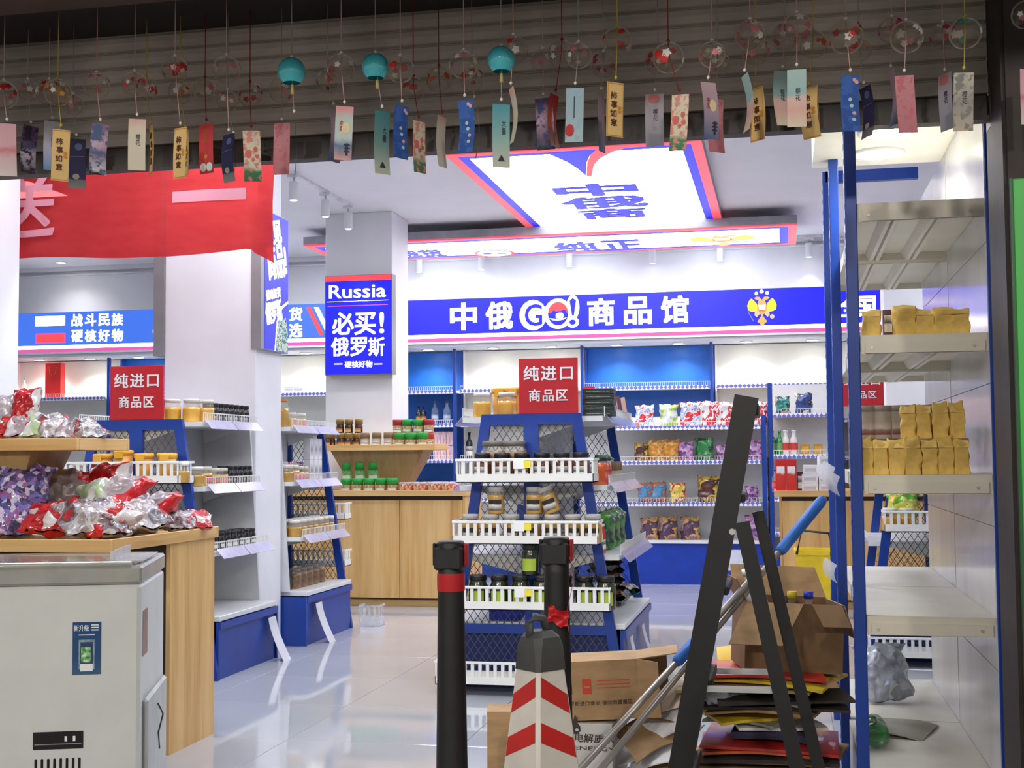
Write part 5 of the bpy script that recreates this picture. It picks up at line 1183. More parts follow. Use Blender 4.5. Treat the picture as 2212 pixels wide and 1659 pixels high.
for x in (-.236, -.210): MB().box(x, x + .008, -.0052, -.0045, .342, .359).build('indicator', LETW, pn)
for k in range(8): MB().cbox(-.330 + k * .0195, -.322 + k * .0195, -.002, .001, .20, .288, .002).build('vent_slot', DARK, fz)
for sx in (0,):
    MB().prism([(-.62, .72), (-.495, .64), (-.62, .56)], -.0015, -.0005).build('blue_motif', mat('motif_blue', (30, 46, 150), .4), fz)
    MB().prism([(-.62, .58), (-.466, .515), (-.62, .53)], -.0016, -.0005).build('blue_motif', mat('motif_blue', (30, 46, 150)), fz)
MB().cbox(.0005, .018, .06, .56, .03, .46, .01).build('side_cover', mat('freezer_side_grey', (190, 192, 190), .45, var=.06), fz)
MB().box(.0005, .0012, .05, .16, .60, .75).build('side_label', mat('side_label_brown', (150, 120, 110), .6, var=.1), fz)
MB().tube([(.02, .30, .40), (.035, .32, .36), (.022, .30, .30), (.03, .27, .25)], .003, 6).build('loose_wire', LIDK, fz)

# ---- bollards
def bollard(x, y, label, tape):
    t = thing('rubber_bollard', label, 'bollard', (x, y, -.02))
    B2 = mat('bollard_black', (26, 25, 25), .5, var=.15, scale=20)
    MB().lathe([(.064, 0), (.064, .02), (.056, .05), (.050, .07), (.043, .5), (.037, .93), (.037, .985)], 20).build('post', B2, t)
    hd = MB().lathe([(.038, .985), (.040, .99), (.040, 1.028), (.036, 1.036)], 20).cbox(-.041, .041, -.04, .04, .955, 1.02, .006).build('head', B2, t)
    for a in (0, PI): MB().cbox(.041, .050, -.016, .016, .965, 1.03, .003).build('belt_clip', B2 if a else mat('clip_red', (176, 26, 34), .45), hd, (0, 0, 0), (0, 0, a))
    if tape: MB().lathe([(.0395, .895), (.0400, .93), (.0395, .945)], 20, caps=False).build('red_tape', mat('tape_red', (190, 26, 34), .35), t)
    else:
        MB().lathe([(.041, .56), (.0415, .60)], 16, caps=False).build('red_ribbon', mat('tape_red', (190, 26, 34)), t)
        MB().grid(lambda u_, v_: (-.05 - .02 * v_ + .01 * math.sin(v_ * 5), -.045 + .01 * u_, .74 - .2 * v_ + .03 * u_), 3, 8).grid(lambda u_, v_: (.045 + .01 * math.sin(v_ * 6), -.04 + .015 * u_, .98 - .22 * v_), 3, 8).build('ribbon_tail', mat('tape_red', (190, 26, 34)), t)
    if not tape:
        MB().grid(lambda u_, v_: Vector(((u_ - .5) * .062 + .012, -.056 + .010 * math.sin(u_ * 7 + v_ * 5), .842 - .045 * v_ - .02 * u_)) + noise.noise_vector(Vector((u_ * 3, v_ * 3, 1))) * .010, 10, 8).build('ribbon_knot', mat('tape_red', (190, 26, 34)), t)
    return t
bollard(-.934, 3.60, 'black rubber bollard wrapped with red tape near its top', True)
bollard(-.664, 3.80, 'black rubber bollard with red ribbon standing behind the striped cone', False)

# ---- traffic cone: eight-sided, chevrons
cn = thing('traffic_cone', 'red and white chevron traffic cone with grey rubber top and handle', 'cone', (-.640, 3.40, -.02), .10)
CW = mat('cone_white', (222, 216, 206), .5, var=.05); CR = mat('cone_red', (200, 34, 30), .4, var=.05); CG = mat('cone_grey_rubber', (70, 70, 70), .6, var=.15, bump=.1)
def sq(hw, c, z): return [(hw, -hw + c, z), (hw, hw - c, z), (hw - c, hw, z), (-hw + c, hw, z), (-hw, hw - c, z), (-hw, -hw + c, z), (-hw + c, -hw, z), (hw - c, -hw, z)]
def loft(rings, m_, name, par, cap=True):
    n = len(rings[0]); vs = [p for r_ in rings for p in r_]
    fs = [(j * n + i, j * n + (i + 1) % n, (j + 1) * n + (i + 1) % n, (j + 1) * n + i) for j in range(len(rings) - 1) for i in range(n)]
    if cap: fs += [tuple(range(n - 1, -1, -1)), tuple((len(rings) - 1) * n + i for i in range(n))]
    return MB().add(vs, fs).build(name, m_, par)
hwc = lambda z: .048 + (.72 - z) * .098
R45 = PI / 4
body = loft([sq(hwc(.03), .010, .03), sq(hwc(.72), .008, .72)], CW, 'body', cn); body.rotation_euler = (0, 0, R45)
loft([sq(.185, .03, 0), sq(.185, .03, .03), sq(.175, .02, .045)], CG, 'base', cn).rotation_euler = (0, 0, R45)
tp = loft([sq(hwc(.715) + .003, .010, .715), sq(.049, .014, .775), sq(.044, .018, .80), sq(.028, .012, .815)], CG, 'rubber_top', cn); tp.rotation_euler = (0, 0, R45)
MB().tube([(-.035, 0, .80), (-.038, 0, .835), (-.018, 0, .852), (.010, 0, .845), (.03, 0, .80)], .011, 8).build('handle', CG, tp)
for f_ in range(4):                                         # chevron bands on each face
    for k in range(6):
        zc0 = .702 - k * .113
        def P(u_, z): hw_ = hwc(z) - .009; return (u_ * hw_, -hwc(z) - .0012, z)
        top = .0; drop = .052; th = .050
        # each face carries a slanted band: rising toward one edge
        up = -1 if f_ % 2 == 0 else 1
        a0, a1 = (zc0 - drop, zc0) if up > 0 else (zc0, zc0 - drop)
        vs = [P(-.97, a0 - th), P(.97, a1 - th), P(.97, a1), P(-.97, a0)]
        if min(v[2] for v in vs) < .035: continue
        o = MB().add(vs + [(v[0], v[1] + .001, v[2]) for v in vs], [(0, 1, 2, 3), (7, 6, 5, 4), (0, 4, 5, 1), (1, 5, 6, 2), (2, 6, 7, 3), (3, 7, 4, 0)]).build('chevron_band', CR, body)
        o.rotation_euler = (0, 0, f_ * PI / 2)

# ---- black step ladder standing side-on
ld = thing('step_ladder', 'black folding step ladder with silver spreaders in front of the cardboard pile', 'ladder', (0, 0, 0))
LB_ = mat('ladder_black', (26, 26, 26), .45, var=.12, scale=16)
Yl = 4.10
def L3(px, py, Y=Yl): p = S(px, py, Y); return Vector((p.x, Y, p.z))
top_, bot_ = L3(1613, 856), L3(1470, 1659)
d_ = (bot_ - top_); foot = top_ + d_ * (top_.z / -d_.z) ; foot.z = 0
rt, rb = L3(1603, 1128), L3(1722, 1659); d2 = rb - rt; rfoot = rt + d2 * (rt.z / -d2.z); rfoot.z = 0
for dy in (0, .34):
    sh_ = Vector((-.036 * dy, dy, 0))
    r_ = MB().bar(top_ + sh_, foot + sh_, .074, .026).build('front_rail', LB_, ld)
    MB().bar(foot + sh_ + Vector((0, 0, .0)), foot + sh_ + (top_ - foot).normalized() * .05, .080, .032).build('rubber_foot', BLACK, r_)
    off = Vector((.012 if dy else 0, 0, 0)) 
    MB().bar(rt + sh_ * (1 if dy else 1) + Vector((.055 if dy else 0, 0, .02 if dy else 0)), rfoot + sh_ + Vector((.07 if dy else 0, 0, 0)), .046 if not dy else .04, .024).build('rear_leg', LB_, ld)
    a_, b_ = L3(1502, 1487) + sh_, L3(1676, 1491) + sh_
    s_ = MB().bar(a_, b_, .020, .004).build('spreader', STEEL, ld)
    MB().lathe([(.010, -.004), (.010, .006)], 10).build('rivet', STEEL, ld, L3(1582, 1148) + sh_ + Vector((0, -.014, 0)), (PI / 2, 0, 0))
for k in range(4):
    f_ = .22 + k * .2; c_ = top_ + (foot - top_) * f_
    MB().cbox(c_.x - .035, c_.x + .05, Yl + .014, Yl + .326, c_.z - .015, c_.z + .012, .004).build('step', LB_, ld)
MB().cbox(top_.x - .04, top_.x + .035, Yl + .014, Yl + .326, top_.z - .06, top_.z - .02, .004).build('top_cap', LB_, ld)

# ---- cartons
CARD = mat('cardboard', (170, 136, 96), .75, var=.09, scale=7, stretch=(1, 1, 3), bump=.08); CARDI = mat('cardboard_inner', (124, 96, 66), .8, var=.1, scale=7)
PRINT = mat('print_dark', (60, 54, 48), .7); PRINTR = mat('print_red', (200, 70, 40), .7)
def carton(name, label, w, d, h, loc, rot, m_=CARD, open_end=None, group=None):
    """closed sides as separate panels; open_end: '+x' leaves that end open with flaps"""
    t = thing(name, label, 'box', loc, 0, group); t.rotation_euler = rot; th = .005
    MB().box(-w / 2, w / 2, -d / 2, -d / 2 + th, 0, h).build('front_panel', m_, t); MB().box(-w / 2, w / 2, d / 2 - th, d / 2, 0, h).build('back_panel', m_, t)
    MB().box(-w / 2, w / 2, -d / 2 + th, d / 2 - th, 0, th).build('bottom_panel', m_, t)
    MB().box(-w / 2, -w / 2 + th, -d / 2 + th, d / 2 - th, th, h - th).build('end_panel', m_, t)
    if open_end != '+z': MB().box(-w / 2, w / 2, -d / 2 + th, d / 2 - th, h - th, h).build('top_panel', m_, t)
    if open_end != '+x': MB().box(w / 2 - th, w / 2, -d / 2 + th, d / 2 - th, th, h - th).build('end_panel', m_, t)
    return t
def flap(t, p, u_, v_, m_=CARD):
    """flat flap from corner p spanned by u_ and v_"""
    p, u_, v_ = Vector(p), Vector(u_), Vector(v_); n_ = u_.cross(v_).normalized() * .004
    a = [p, p + u_, p + u_ * .96 + v_, p + u_ * .04 + v_]
    MB().add(a + [q + n_ for q in a], [(0, 1, 2, 3), (7, 6, 5, 4), (0, 4, 5, 1), (1, 5, 6, 2), (2, 6, 7, 3), (3, 7, 4, 0)]).build('flap', m_, t)
wb = carton('drink_carton', 'white carton with black drop logo and Chinese lettering under a brown box', .36, .30, .28, (-.80, 4.90, 0), (0, 0, -.06), mat('carton_printed_white', (206, 204, 198), .6, var=.04))
wbw = .36
ox = lambda px, py: ((S(px, py, 4.75).x + .80), S(px, py, 4.75).z)
q = ox(1248, 1570)
MB().prism([(q[0] + a * .001, q[1] + b * .001) for a, b in ((0, 45), (-6, 25), (-20, 8), (-20, -14), (-8, -26), (8, -26), (20, -14), (19, 2), (8, 16), (6, 32))], -.1515, -.1502).build('drop_logo', PRINT, wb)
MB().prism(circle(q[0] + .007, q[1] - .010, .006, 10), -.1522, -.1515).build('drop_logo_eye', mat('carton_printed_white', (206, 204, 198)), wb)
text('电解质水', .03, PRINT, wb, (ox(1290, 1592)[0], -.1512, ox(1290, 1592)[1] - .004), bold=.012, fit=(.145, .032), depth=.0006)
text('ENERGY', .02, PRINT, wb, (ox(1290, 1612)[0], -.1512, ox(1290, 1613)[1] - .006), fit=(.15, .014), depth=.0006)
MB().box(-.16, .16, -.1512, -.1502, .012, .05).build('black_band', LIDK, wb)
bb = carton('cardboard_box', 'brown printed cardboard box lying open on the white drink carton', .30, .22, .215, (-.69, 4.88, .290), (0, -.055, .10), CARD, '+x')
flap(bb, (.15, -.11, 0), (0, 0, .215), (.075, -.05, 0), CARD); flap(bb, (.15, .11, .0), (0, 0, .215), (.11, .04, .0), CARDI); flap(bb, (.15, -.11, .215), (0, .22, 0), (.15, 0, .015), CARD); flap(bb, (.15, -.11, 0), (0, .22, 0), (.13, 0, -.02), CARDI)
for k in range(9): MB().box(-.135 + k * .005, -.135 + k * .005 + (.002, .003, .0015)[k % 3], -.1112, -.1102, .095, .135).build('barcode_bar', PRINT, bb)
MB().box(-.055, -.022, -.1112, -.1102, .095, .15).build('red_stamp', PRINTR, bb); MB().box(-.050, -.027, -.1114, -.1112, .118, .124).build('stamp_line', CARD, bb)
for k in range(3): MB().box(.0, .12, -.1112, -.1102, .140 - k * .013, .143 - k * .013).build('red_print_line', PRINTR, bb)
text('俄罗斯进口食品 请勿倒置重压', .02, PRINT, bb, (0.0, -.111, .062), fit=(.25, .017), depth=.0005)
carton('cardboard_box', 'small plain cardboard box behind the striped cone', .17, .16, .25, (-1.10, 5.15, 0), (0, 0, .2))

# ---- mops and broom
def pole(label, a, b, grip=None, r=.0125, grip2=None, head=None, name='mop'):
    t = thing(name, label, 'mop', (0, 0, 0)); a, b = Vector(a), Vector(b); d = (b - a)
    MB().tube([a, b], r, 10).build('pole', mat('pole_aluminium', (168, 162, 154), .35, .6, var=.06), t)
    for g in (grip, grip2):
        if g: MB().tube([a + d * g[0], a + d * (g[0] + .01), a + d * (g[1] - .01), a + d * g[1]], [r * 1.3, r * 1.75, r * 1.75, r * 1.3], 10).build('grip', mat('grip_blue', (40, 104, 190), .45), t)
    if head: 
        MB().cbox(-.16, .16, -.05, .05, 0, .03, .008).build('mop_plate', mat('mop_plate_blue', (40, 70, 140), .5), t, a + Vector((0, 0, -.02)), (0, 0, head))
        MB().tube([a, a + Vector((0, 0, -.0)) + d.normalized() * .06], .02, 10).build('joint', LIDK, t)
    return t
a_, b_ = S(1250, 1665, 4.42), S(1482, 1408, 4.70)
dd = (b_ - a_); a0_ = a_ - dd * ((a_.z - .03) / dd.z)
pole('mop with aluminium pole and short blue grip leaning over the white drink carton', a0_, b_ + dd * .75, (.61, .70), head=.4)
a_, b_ = S(1340, 1610, 4.55), S(1690, 1185, 4.98)
dd = (b_ - a_); a0_ = a_ - dd * ((a_.z - .03) / dd.z); e_ = b_ + dd * .285
tot = (e_ - a0_).length; g0 = (b_ - dd * .02 - a0_).length / tot
pole('long mop with big blue handle leaning over the cardboard pile', a0_, e_, (g0, .995), head=.9)

# ---- heap of flattened cardboard
def sheet(label, w, d, th, loc, rot, m_, seed, sag=.02, group=None, name='cardboard_sheet', cat='cardboard'):
    rnd = random.Random(seed); mb = MB(); jx = [rnd.uniform(-.03, .03) for _ in range(8)]
    def pos(u_, v_, k):
        x = (u_ - .5) * w * (1 + jx[0] * (v_ - .5) * 4); y = (v_ - .5) * d * (1 + jx[1] * (u_ - .5) * 4)
        z = -sag * ((u_ - .5) * 2) ** 2 * (1 if jx[2] > 0 else .4) - sag * .7 * ((v_ - .5) * 2) ** 2 + sag * .35 * math.sin(u_ * 5 + seed) * math.sin(v_ * 4 + seed * 2)
        return (x, y, z + (th if k else 0))
    nu = nv = 8
    vs = [pos(i / nu, j / nv, k) for k in (0, 1) for j in range(nv + 1) for i in range(nu + 1)]; N = (nu + 1) * (nv + 1); fs = []
    for j in range(nv):
        for i in range(nu):
            q_ = (j * (nu + 1) + i, j * (nu + 1) + i + 1, (j + 1) * (nu + 1) + i + 1, (j + 1) * (nu + 1) + i)
            fs += [q_[::-1], tuple(a + N for a in q_)]
    for i in range(nu):
        fs += [(i, i + 1, N + i + 1, N + i), (nv * (nu + 1) + i + 1, nv * (nu + 1) + i, N + nv * (nu + 1) + i, N + nv * (nu + 1) + i + 1)]
    for j in range(nv):
        a, b = j * (nu + 1), (j + 1) * (nu + 1); fs += [(b, a, N + a, N + b), (a + nu, b + nu, N + b + nu, N + a + nu)]
    zmin = min(v[2] for v in vs); mb.add([(v[0], v[1], v[2] - zmin) for v in vs], fs)
    o = mb.build(name, m_, None, loc, rot); return tag(o, label, cat, group)
CY = mat('card_yellow', (222, 192, 46), .55, var=.06); CRD = mat('card_red', (190, 40, 32), .4, var=.08, coat=.3); CWH = mat('card_white', (224, 222, 224), .6, var=.04)
CNV = mat('card_navy', (36, 32, 66), .5, var=.1); COR = mat('card_orange', (206, 96, 36), .4, var=.1, coat=.3); CGR = mat('card_grey', (150, 146, 132), .6, var=.08); COL_ = mat('card_olive', (140, 130, 62), .6, var=.1); CDK = mat('card_dark', (52, 44, 38), .7, var=.15)
hx, hy = -.095, 5.0
zz = 0.0
rnd = random.Random(3)
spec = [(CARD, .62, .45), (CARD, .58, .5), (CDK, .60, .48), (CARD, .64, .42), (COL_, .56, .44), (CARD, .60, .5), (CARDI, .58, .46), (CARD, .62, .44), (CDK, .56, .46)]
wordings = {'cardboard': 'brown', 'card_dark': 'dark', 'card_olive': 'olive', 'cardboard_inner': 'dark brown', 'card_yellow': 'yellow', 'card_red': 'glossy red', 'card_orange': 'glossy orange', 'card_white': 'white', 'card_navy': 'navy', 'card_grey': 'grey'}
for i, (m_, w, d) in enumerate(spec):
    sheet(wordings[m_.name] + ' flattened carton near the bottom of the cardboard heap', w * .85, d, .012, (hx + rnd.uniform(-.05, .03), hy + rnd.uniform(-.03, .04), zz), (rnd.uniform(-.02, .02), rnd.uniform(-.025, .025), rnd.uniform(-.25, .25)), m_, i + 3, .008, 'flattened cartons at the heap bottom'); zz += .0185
seq = [('glossy orange carton panel in the middle of the cardboard heap', COR, .44, .36, .06), ('glossy red carton panel sticking out of the cardboard heap', CRD, .52, .42, -.05), ('navy tray lying on the red panel', CNV, .30, .28, -.12),
       ('white paper board folded over the navy tray', CWH, .34, .26, .3), ('grey board in the middle of the heap', CGR, .30, .28, -.4), ('bright yellow card lying across the heap', CY, .36, .30, .45), ('brown carton over the yellow card', CARD, .44, .36, -.2),
       ('dark flattened carton under the silver ladder bar', CDK, .56, .42, .1), ('grey board with crushed plastic film over it', CGR, .50, .38, -.1), ('dark sheet in the upper part of the heap', CDK, .50, .42, .2), ('olive flattened carton in the upper heap', COL_, .52, .40, -.15),
       ('brown flattened carton in the upper heap', CARD, .54, .42, .12), ('yellow edged carton near the heap top', CY, .50, .38, -.22), ('red sheet under the open box', CRD, .48, .40, .1)]
for i, (lab, m_, w, d, rz) in enumerate(seq):
    sheet(lab, w * .93, d, .010 if m_ is not CNV else .025, (hx + rnd.uniform(-.05, .05) + (.0 if i > 6 else -.01), hy + rnd.uniform(-.04, .03), zz), (rnd.uniform(-.05, .02), rnd.uniform(-.05, .05), rz), m_, i + 40, .012, 'loose boards in the cardboard heap'); zz += .0200 if m_ is not CNV else .034
ztop = zz
# open box on the top with bottles inside
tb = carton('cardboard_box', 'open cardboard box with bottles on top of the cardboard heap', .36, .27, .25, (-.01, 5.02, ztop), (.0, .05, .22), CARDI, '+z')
flap(tb, (-.18, -.136, .25), (.21, 0, 0), (-.09, -.11, -.14)); flap(tb, (.18, -.135, .25), (0, .27, 0), (.05, .0, -.12)); flap(tb, (.06, -.136, .25), (.11, 0, 0), (.02, -.08, -.07), CARDI); flap(tb, (-.18, .135, .25), (.36, 0, 0), (-.02, .05, .11)); flap(tb, (-.18, -.135, .25), (0, .27, 0), (-.04, 0, .08), CARDI)
put('whitebottle', (-.075, 5.0, ztop + .10), .3, 'white plastic jug with red cap lying in the open box', None, 1.15, ry=-.25)
for x, m_, nm in ((.02, CY, 'yellow'), (.08, mat('cap_blue', (40, 60, 190), .4), 'blue')):
    t = thing('drink_bottle', 'clear drink bottle with a ' + nm + ' cap in the open box', 'bottle', (x, 5.0, ztop + .075)); MB().lathe([(.026, 0), (.028, .01), (.028, .13), (.014, .16), (.014, .185)], 14).build('body', CLEARJ, t); MB().lathe([(.018, .182), (.018, .208)], 12).build('cap', m_, t)
# pale papers and trays spilling to the left of the heap
for i, (px, py, w, d, rz, rx, m_, lab) in enumerate(((1385, 1640, .28, .22, .3, .1, CARD, 'brown board at the foot of the heap beside the mops'), (1425, 1600, .24, .20, -.3, .25, CWH, 'white paper leaning against the heap beside the mops'), (1400, 1560, .22, .2, .5, .35, CARD, 'brown board leaning between the mops and ladder'), (1440, 1530, .2, .18, .1, .5, CWH, 'white printed paper slipping off the heap'), (1455, 1480, .2, .16, -.2, .45, mat('card_pale', (214, 196, 176), .6), 'pale beige board slipping off the heap'), (1420, 1655, .3, .26, -.1, .05, CWH, 'large white paper at the heap foot'))):
    p_ = S(px, py, 4.72); sheet(lab, w, d, .004, (p_.x, 4.78 + .03 * i, max(.02 + i * .03, p_.z - .08)), (rx, -.35, rz), m_, 70 + i, .02, 'boards spilling off the heap')
sheet('yellow and red printed board behind the ladder near the heap top', .26, .20, .006, (-.14, 5.22, ztop - .02), (.5, -.1, .1), bands('print_yellow_red', [(0, (236, 222, 200)), (.15, (196, 40, 40)), (.45, (206, 60, 60)), (.55, (236, 190, 70)), (1, (240, 206, 110))], axis='Y', jitter=.1), 90, .01)
for i, (px, c, lab) in enumerate(((1290, (206, 60, 40), 'red wrapper on the floor beside the mop head'), (1345, (60, 150, 60), 'green wrapper on the floor beside the mop head'))):
    sheet(lab, .12, .08, .006, (S(px, 1640, 4.62).x, 4.55 + .08 * i, .05 + .04 * i), (.2, .1, .4 * i), mat('wrapper_%d' % i, c, .4), 95 + i, .02, None, 'wrapper', 'litter')
put('big_white', (S(1590, 1445, 4.8).x, 4.82, ztop - .14), .6, 'crumpled clear plastic bag pressed between the boards', None, .7, rx=-1.3)

# ---- things in the rack base
gbx = thing('green_bottle', 'green plastic bottle lying on the bottom deck of the white rack', 'bottle', (S(1893, 1495, 4.85).x, 4.85, .247), 0)
MB().lathe([(.020, 0), (.038, .004), (.045, .02), (.045, .10), (.040, .11), (.045, .12), (.044, .2), (.016, .27), (.016, .29)], 18).build('body', film('green_pet', (40, 150, 70), .35, .08), gbx, (0, 0, 0), (-PI / 2, 0, 0))
MB().lathe([(.019, .288), (.019, .31)], 12).build('cap', LIDG, gbx, (0, 0, 0), (-PI / 2, 0, 0))
sheet('thin grey board on the bottom deck beside the green bottle', .22, .3, .004, (S(1950, 1510, 5.1).x, 5.2, .203), (0, .05, -.3), CGR, 101, .01)
put('big2_white', (S(1925, 1430, 5.6).x, 5.75, .203), .3, 'crumpled white translucent plastic bag on the bottom deck', None, .9, rx=-.5)

# ---- leaning leaflets at the gondola bases
def leaflet(px, py, Y, X, z1, label, rz):
    o = MB().grid(lambda u_, v_: (.0 + .09 * (1 - v_) ** 1.5, -.06 + .12 * u_ + .03 * (1 - v_), z1 * v_), 4, 10).grid(lambda u_, v_: (.0015 + .09 * (1 - v_) ** 1.5, -.06 + .12 * u_ + .03 * (1 - v_), z1 * v_), 4, 10).build('paper_leaflet', mat('leaflet_paper', (226, 228, 236), .4, var=.03), None, (X, Y, .0), (0, 0, 0))
    return tag(o, label, 'leaflet')
leaflet(0, 0, 7.70, -3.155, .27, 'curled white paper strip leaning on the base of the gondola with pails', 0)
leaflet(0, 0, 8.52, -3.150, .27, 'white paper strip leaning on the base of the gondola behind the column', 0)
leaflet(0, 0, 7.15, -.838, .27, 'white paper strip leaning on the base of the middle gondola', 0)
leaflet(0, 0, 7.75, -.838, .26, 'white paper strip beside the teal bag on the middle gondola base', 0)

# ---- green board at the right edge of the pillar
gs = thing('green_signboard', 'bright green board standing against the dark pillar at the entrance', 'sign', (S(2196, 700, 3.70).x, 3.70, -.02))
MB().cbox(0, .50, 0, .018, 0, S(2196, 385, 3.70).z + .02, .003).build('board', mat('panel_green', (72, 190, 84), .4, var=.03), gs)
MB().box(-.006, -.0005, -.002, .018, 0, S(2196, 385, 3.70).z + .02).build('edge_strip', mat('edge_dark_green', (40, 90, 50), .4), gs)

# ================================================================== WIND CHIMES
TAGM = {
 'pink': bands('tag_pink', [(0, (226, 214, 214)), (.35, (224, 190, 196)), (.5, (214, 130, 146)), (.62, (226, 180, 190)), (1, (222, 170, 184))]),
 'darkblossom': bands('tag_dark_blossom', [(0, (50, 44, 56)), (.4, (200, 190, 206)), (.6, (80, 80, 120)), (1, (130, 80, 120))], blot=(60, 44, 70), jitter=.6),
 'paleblue': bands('tag_pale_blue', [(0, (120, 160, 206)), (.5, (206, 200, 220)), (1, (214, 214, 224))]),
 'persimmon': mat('tag_persimmon', (226, 190, 124), .7, var=.04), 'navy': bands('tag_navy', [(0, (130, 126, 124)), (.16, (110, 108, 112)), (.2, (36, 34, 76)), (1, (28, 28, 62))], jitter=.05),
 'blossom': bands('tag_blossom', [(0, (30, 28, 30)), (.1, (220, 216, 220)), (.4, (120, 100, 140)), (.7, (220, 190, 210)), (1, (150, 110, 150))], blot=(90, 110, 150), jitter=.5),
 'cream': bands('tag_cream', [(0, (220, 212, 190)), (.8, (222, 212, 194)), (1, (226, 180, 170))]), 'lucky': bands('tag_lucky_red', [(0, (200, 60, 62)), (1, (206, 66, 70))], jitter=.02),
 'berry': bands('tag_berry', [(0, (70, 130, 90)), (.2, (90, 140, 100)), (.28, (230, 218, 196)), (1, (230, 220, 196))], blot=(226, 150, 140), jitter=.15, scale=40),
 'rose': bands('tag_rose', [(0, (190, 120, 130)), (1, (206, 140, 148))], blot=(196, 112, 122)), 'teal': bands('tag_teal', [(0, (190, 196, 176)), (.5, (110, 150, 146)), (1, (70, 130, 136))], jitter=.1),
 'lilac': bands('tag_lilac', [(0, (90, 110, 150)), (.4, (170, 150, 170)), (1, (200, 170, 180))]), 'sunset': bands('tag_sunset', [(0, (226, 170, 160)), (.25, (100, 130, 170)), (.4, (200, 214, 210)), (.75, (196, 210, 206)), (1, (230, 150, 150))]),
 'blue': bands('tag_blue', [(0, (46, 84, 160)), (1, (50, 90, 170))], blot=(60, 104, 184), jitter=.1), 'sky': bands('tag_sky', [(0, (226, 214, 190)), (.3, (226, 180, 170)), (.5, (226, 196, 190)), (.6, (160, 196, 196)), (1, (176, 204, 200))], jitter=.2),
 'paleteal': bands('tag_pale_teal', [(0, (206, 206, 186)), (.5, (140, 184, 184)), (1, (80, 156, 172))], jitter=.08), 'purple': bands('tag_purple_sky', [(0, (50, 44, 56)), (.3, (120, 100, 120)), (.6, (190, 160, 180)), (1, (90, 60, 80))], blot=(70, 76, 130), jitter=.6),
 'redtag': bands('tag_red_cream', [(0, (206, 170, 150)), (.4, (190, 90, 70)), (1, (180, 46, 46))]), 'fan': bands('tag_pale_fan', [(0, (176, 200, 208)), (1, (150, 180, 194))], blot=(160, 188, 200), jitter=.1),
 'greylilac': bands('tag_grey_lilac', [(0, (150, 150, 164)), (.7, (176, 168, 178)), (1, (190, 172, 178))]), 'mist': bands('tag_mist', [(0, (190, 176, 160)), (.5, (150, 146, 140)), (1, (196, 190, 176))], blot=(130, 130, 126), jitter=.5),
}
TNAME = {'pink': 'pink', 'darkblossom': 'dark blossom', 'paleblue': 'pale blue and lilac', 'persimmon': 'orange-bordered cream', 'navy': 'navy night-sky', 'blossom': 'white and violet blossom', 'cream': 'plain cream', 'lucky': 'red lucky-cat', 'berry': 'strawberry print', 'rose': 'rose pink', 'teal': 'dusky teal', 'lilac': 'lilac', 'sunset': 'sunset pagoda', 'blue': 'royal blue', 'sky': 'sky and blossom', 'paleteal': 'pale teal', 'purple': 'purple sky', 'redtag': 'red and cream', 'fan': 'pale blue fan', 'greylilac': 'grey-lilac', 'mist': 'misty landscape'}
STR = {'pink': mat('cord_pink', (206, 160, 160), .8), 'yellow': mat('cord_yellow', (200, 176, 70), .8), 'red': mat('cord_red', (150, 30, 34), .8), 'teal': mat('cord_grey_teal', (150, 160, 156), .8), 'grey': mat('cord_grey', (170, 156, 150), .8)}
DECO = {'red': (206, 50, 50), 'white': (226, 222, 216), 'pink': (214, 130, 140), 'yellow': (226, 160, 50), 'orange': (206, 90, 50), 'tealdeco': (70, 140, 136), 'magenta': (190, 50, 90)}
GLOBE = bubble('chime_glass')
TURQ = mat('chime_turquoise', (88, 216, 230), .12, var=.03, coat=.8)
INK = mat('ink_maroon', (86, 36, 30), .7); INKB = mat('ink_dark', (50, 54, 70), .7); INKR = mat('ink_red', (190, 50, 50), .7); INKO = mat('ink_orange', (206, 140, 50), .7)
def globe_mb(r, half=False):
    prof = [(r * math.sin(a), -r * math.cos(a)) for a in [PI * (.20 + .78 * i / 12) for i in range(13)]]
    return MB().lathe(prof, 20, caps=False)
GM = {}
def petal_blob(r, th, ph, size, k):
    c = Vector((math.cos(th) * math.cos(ph), math.sin(th) * math.cos(ph), math.sin(ph))); a = c.cross(Vector((0, 0, 1))).normalized(); b = c.cross(a)
    pts = []
    for i in range(10):
        q_ = size * (1 if i % 2 == 0 else .62); an = 2 * PI * i / 10 + k
        pts.append((c * r + (a * math.cos(an) + b * math.sin(an)) * q_).normalized() * (r + .0006))
    return pts
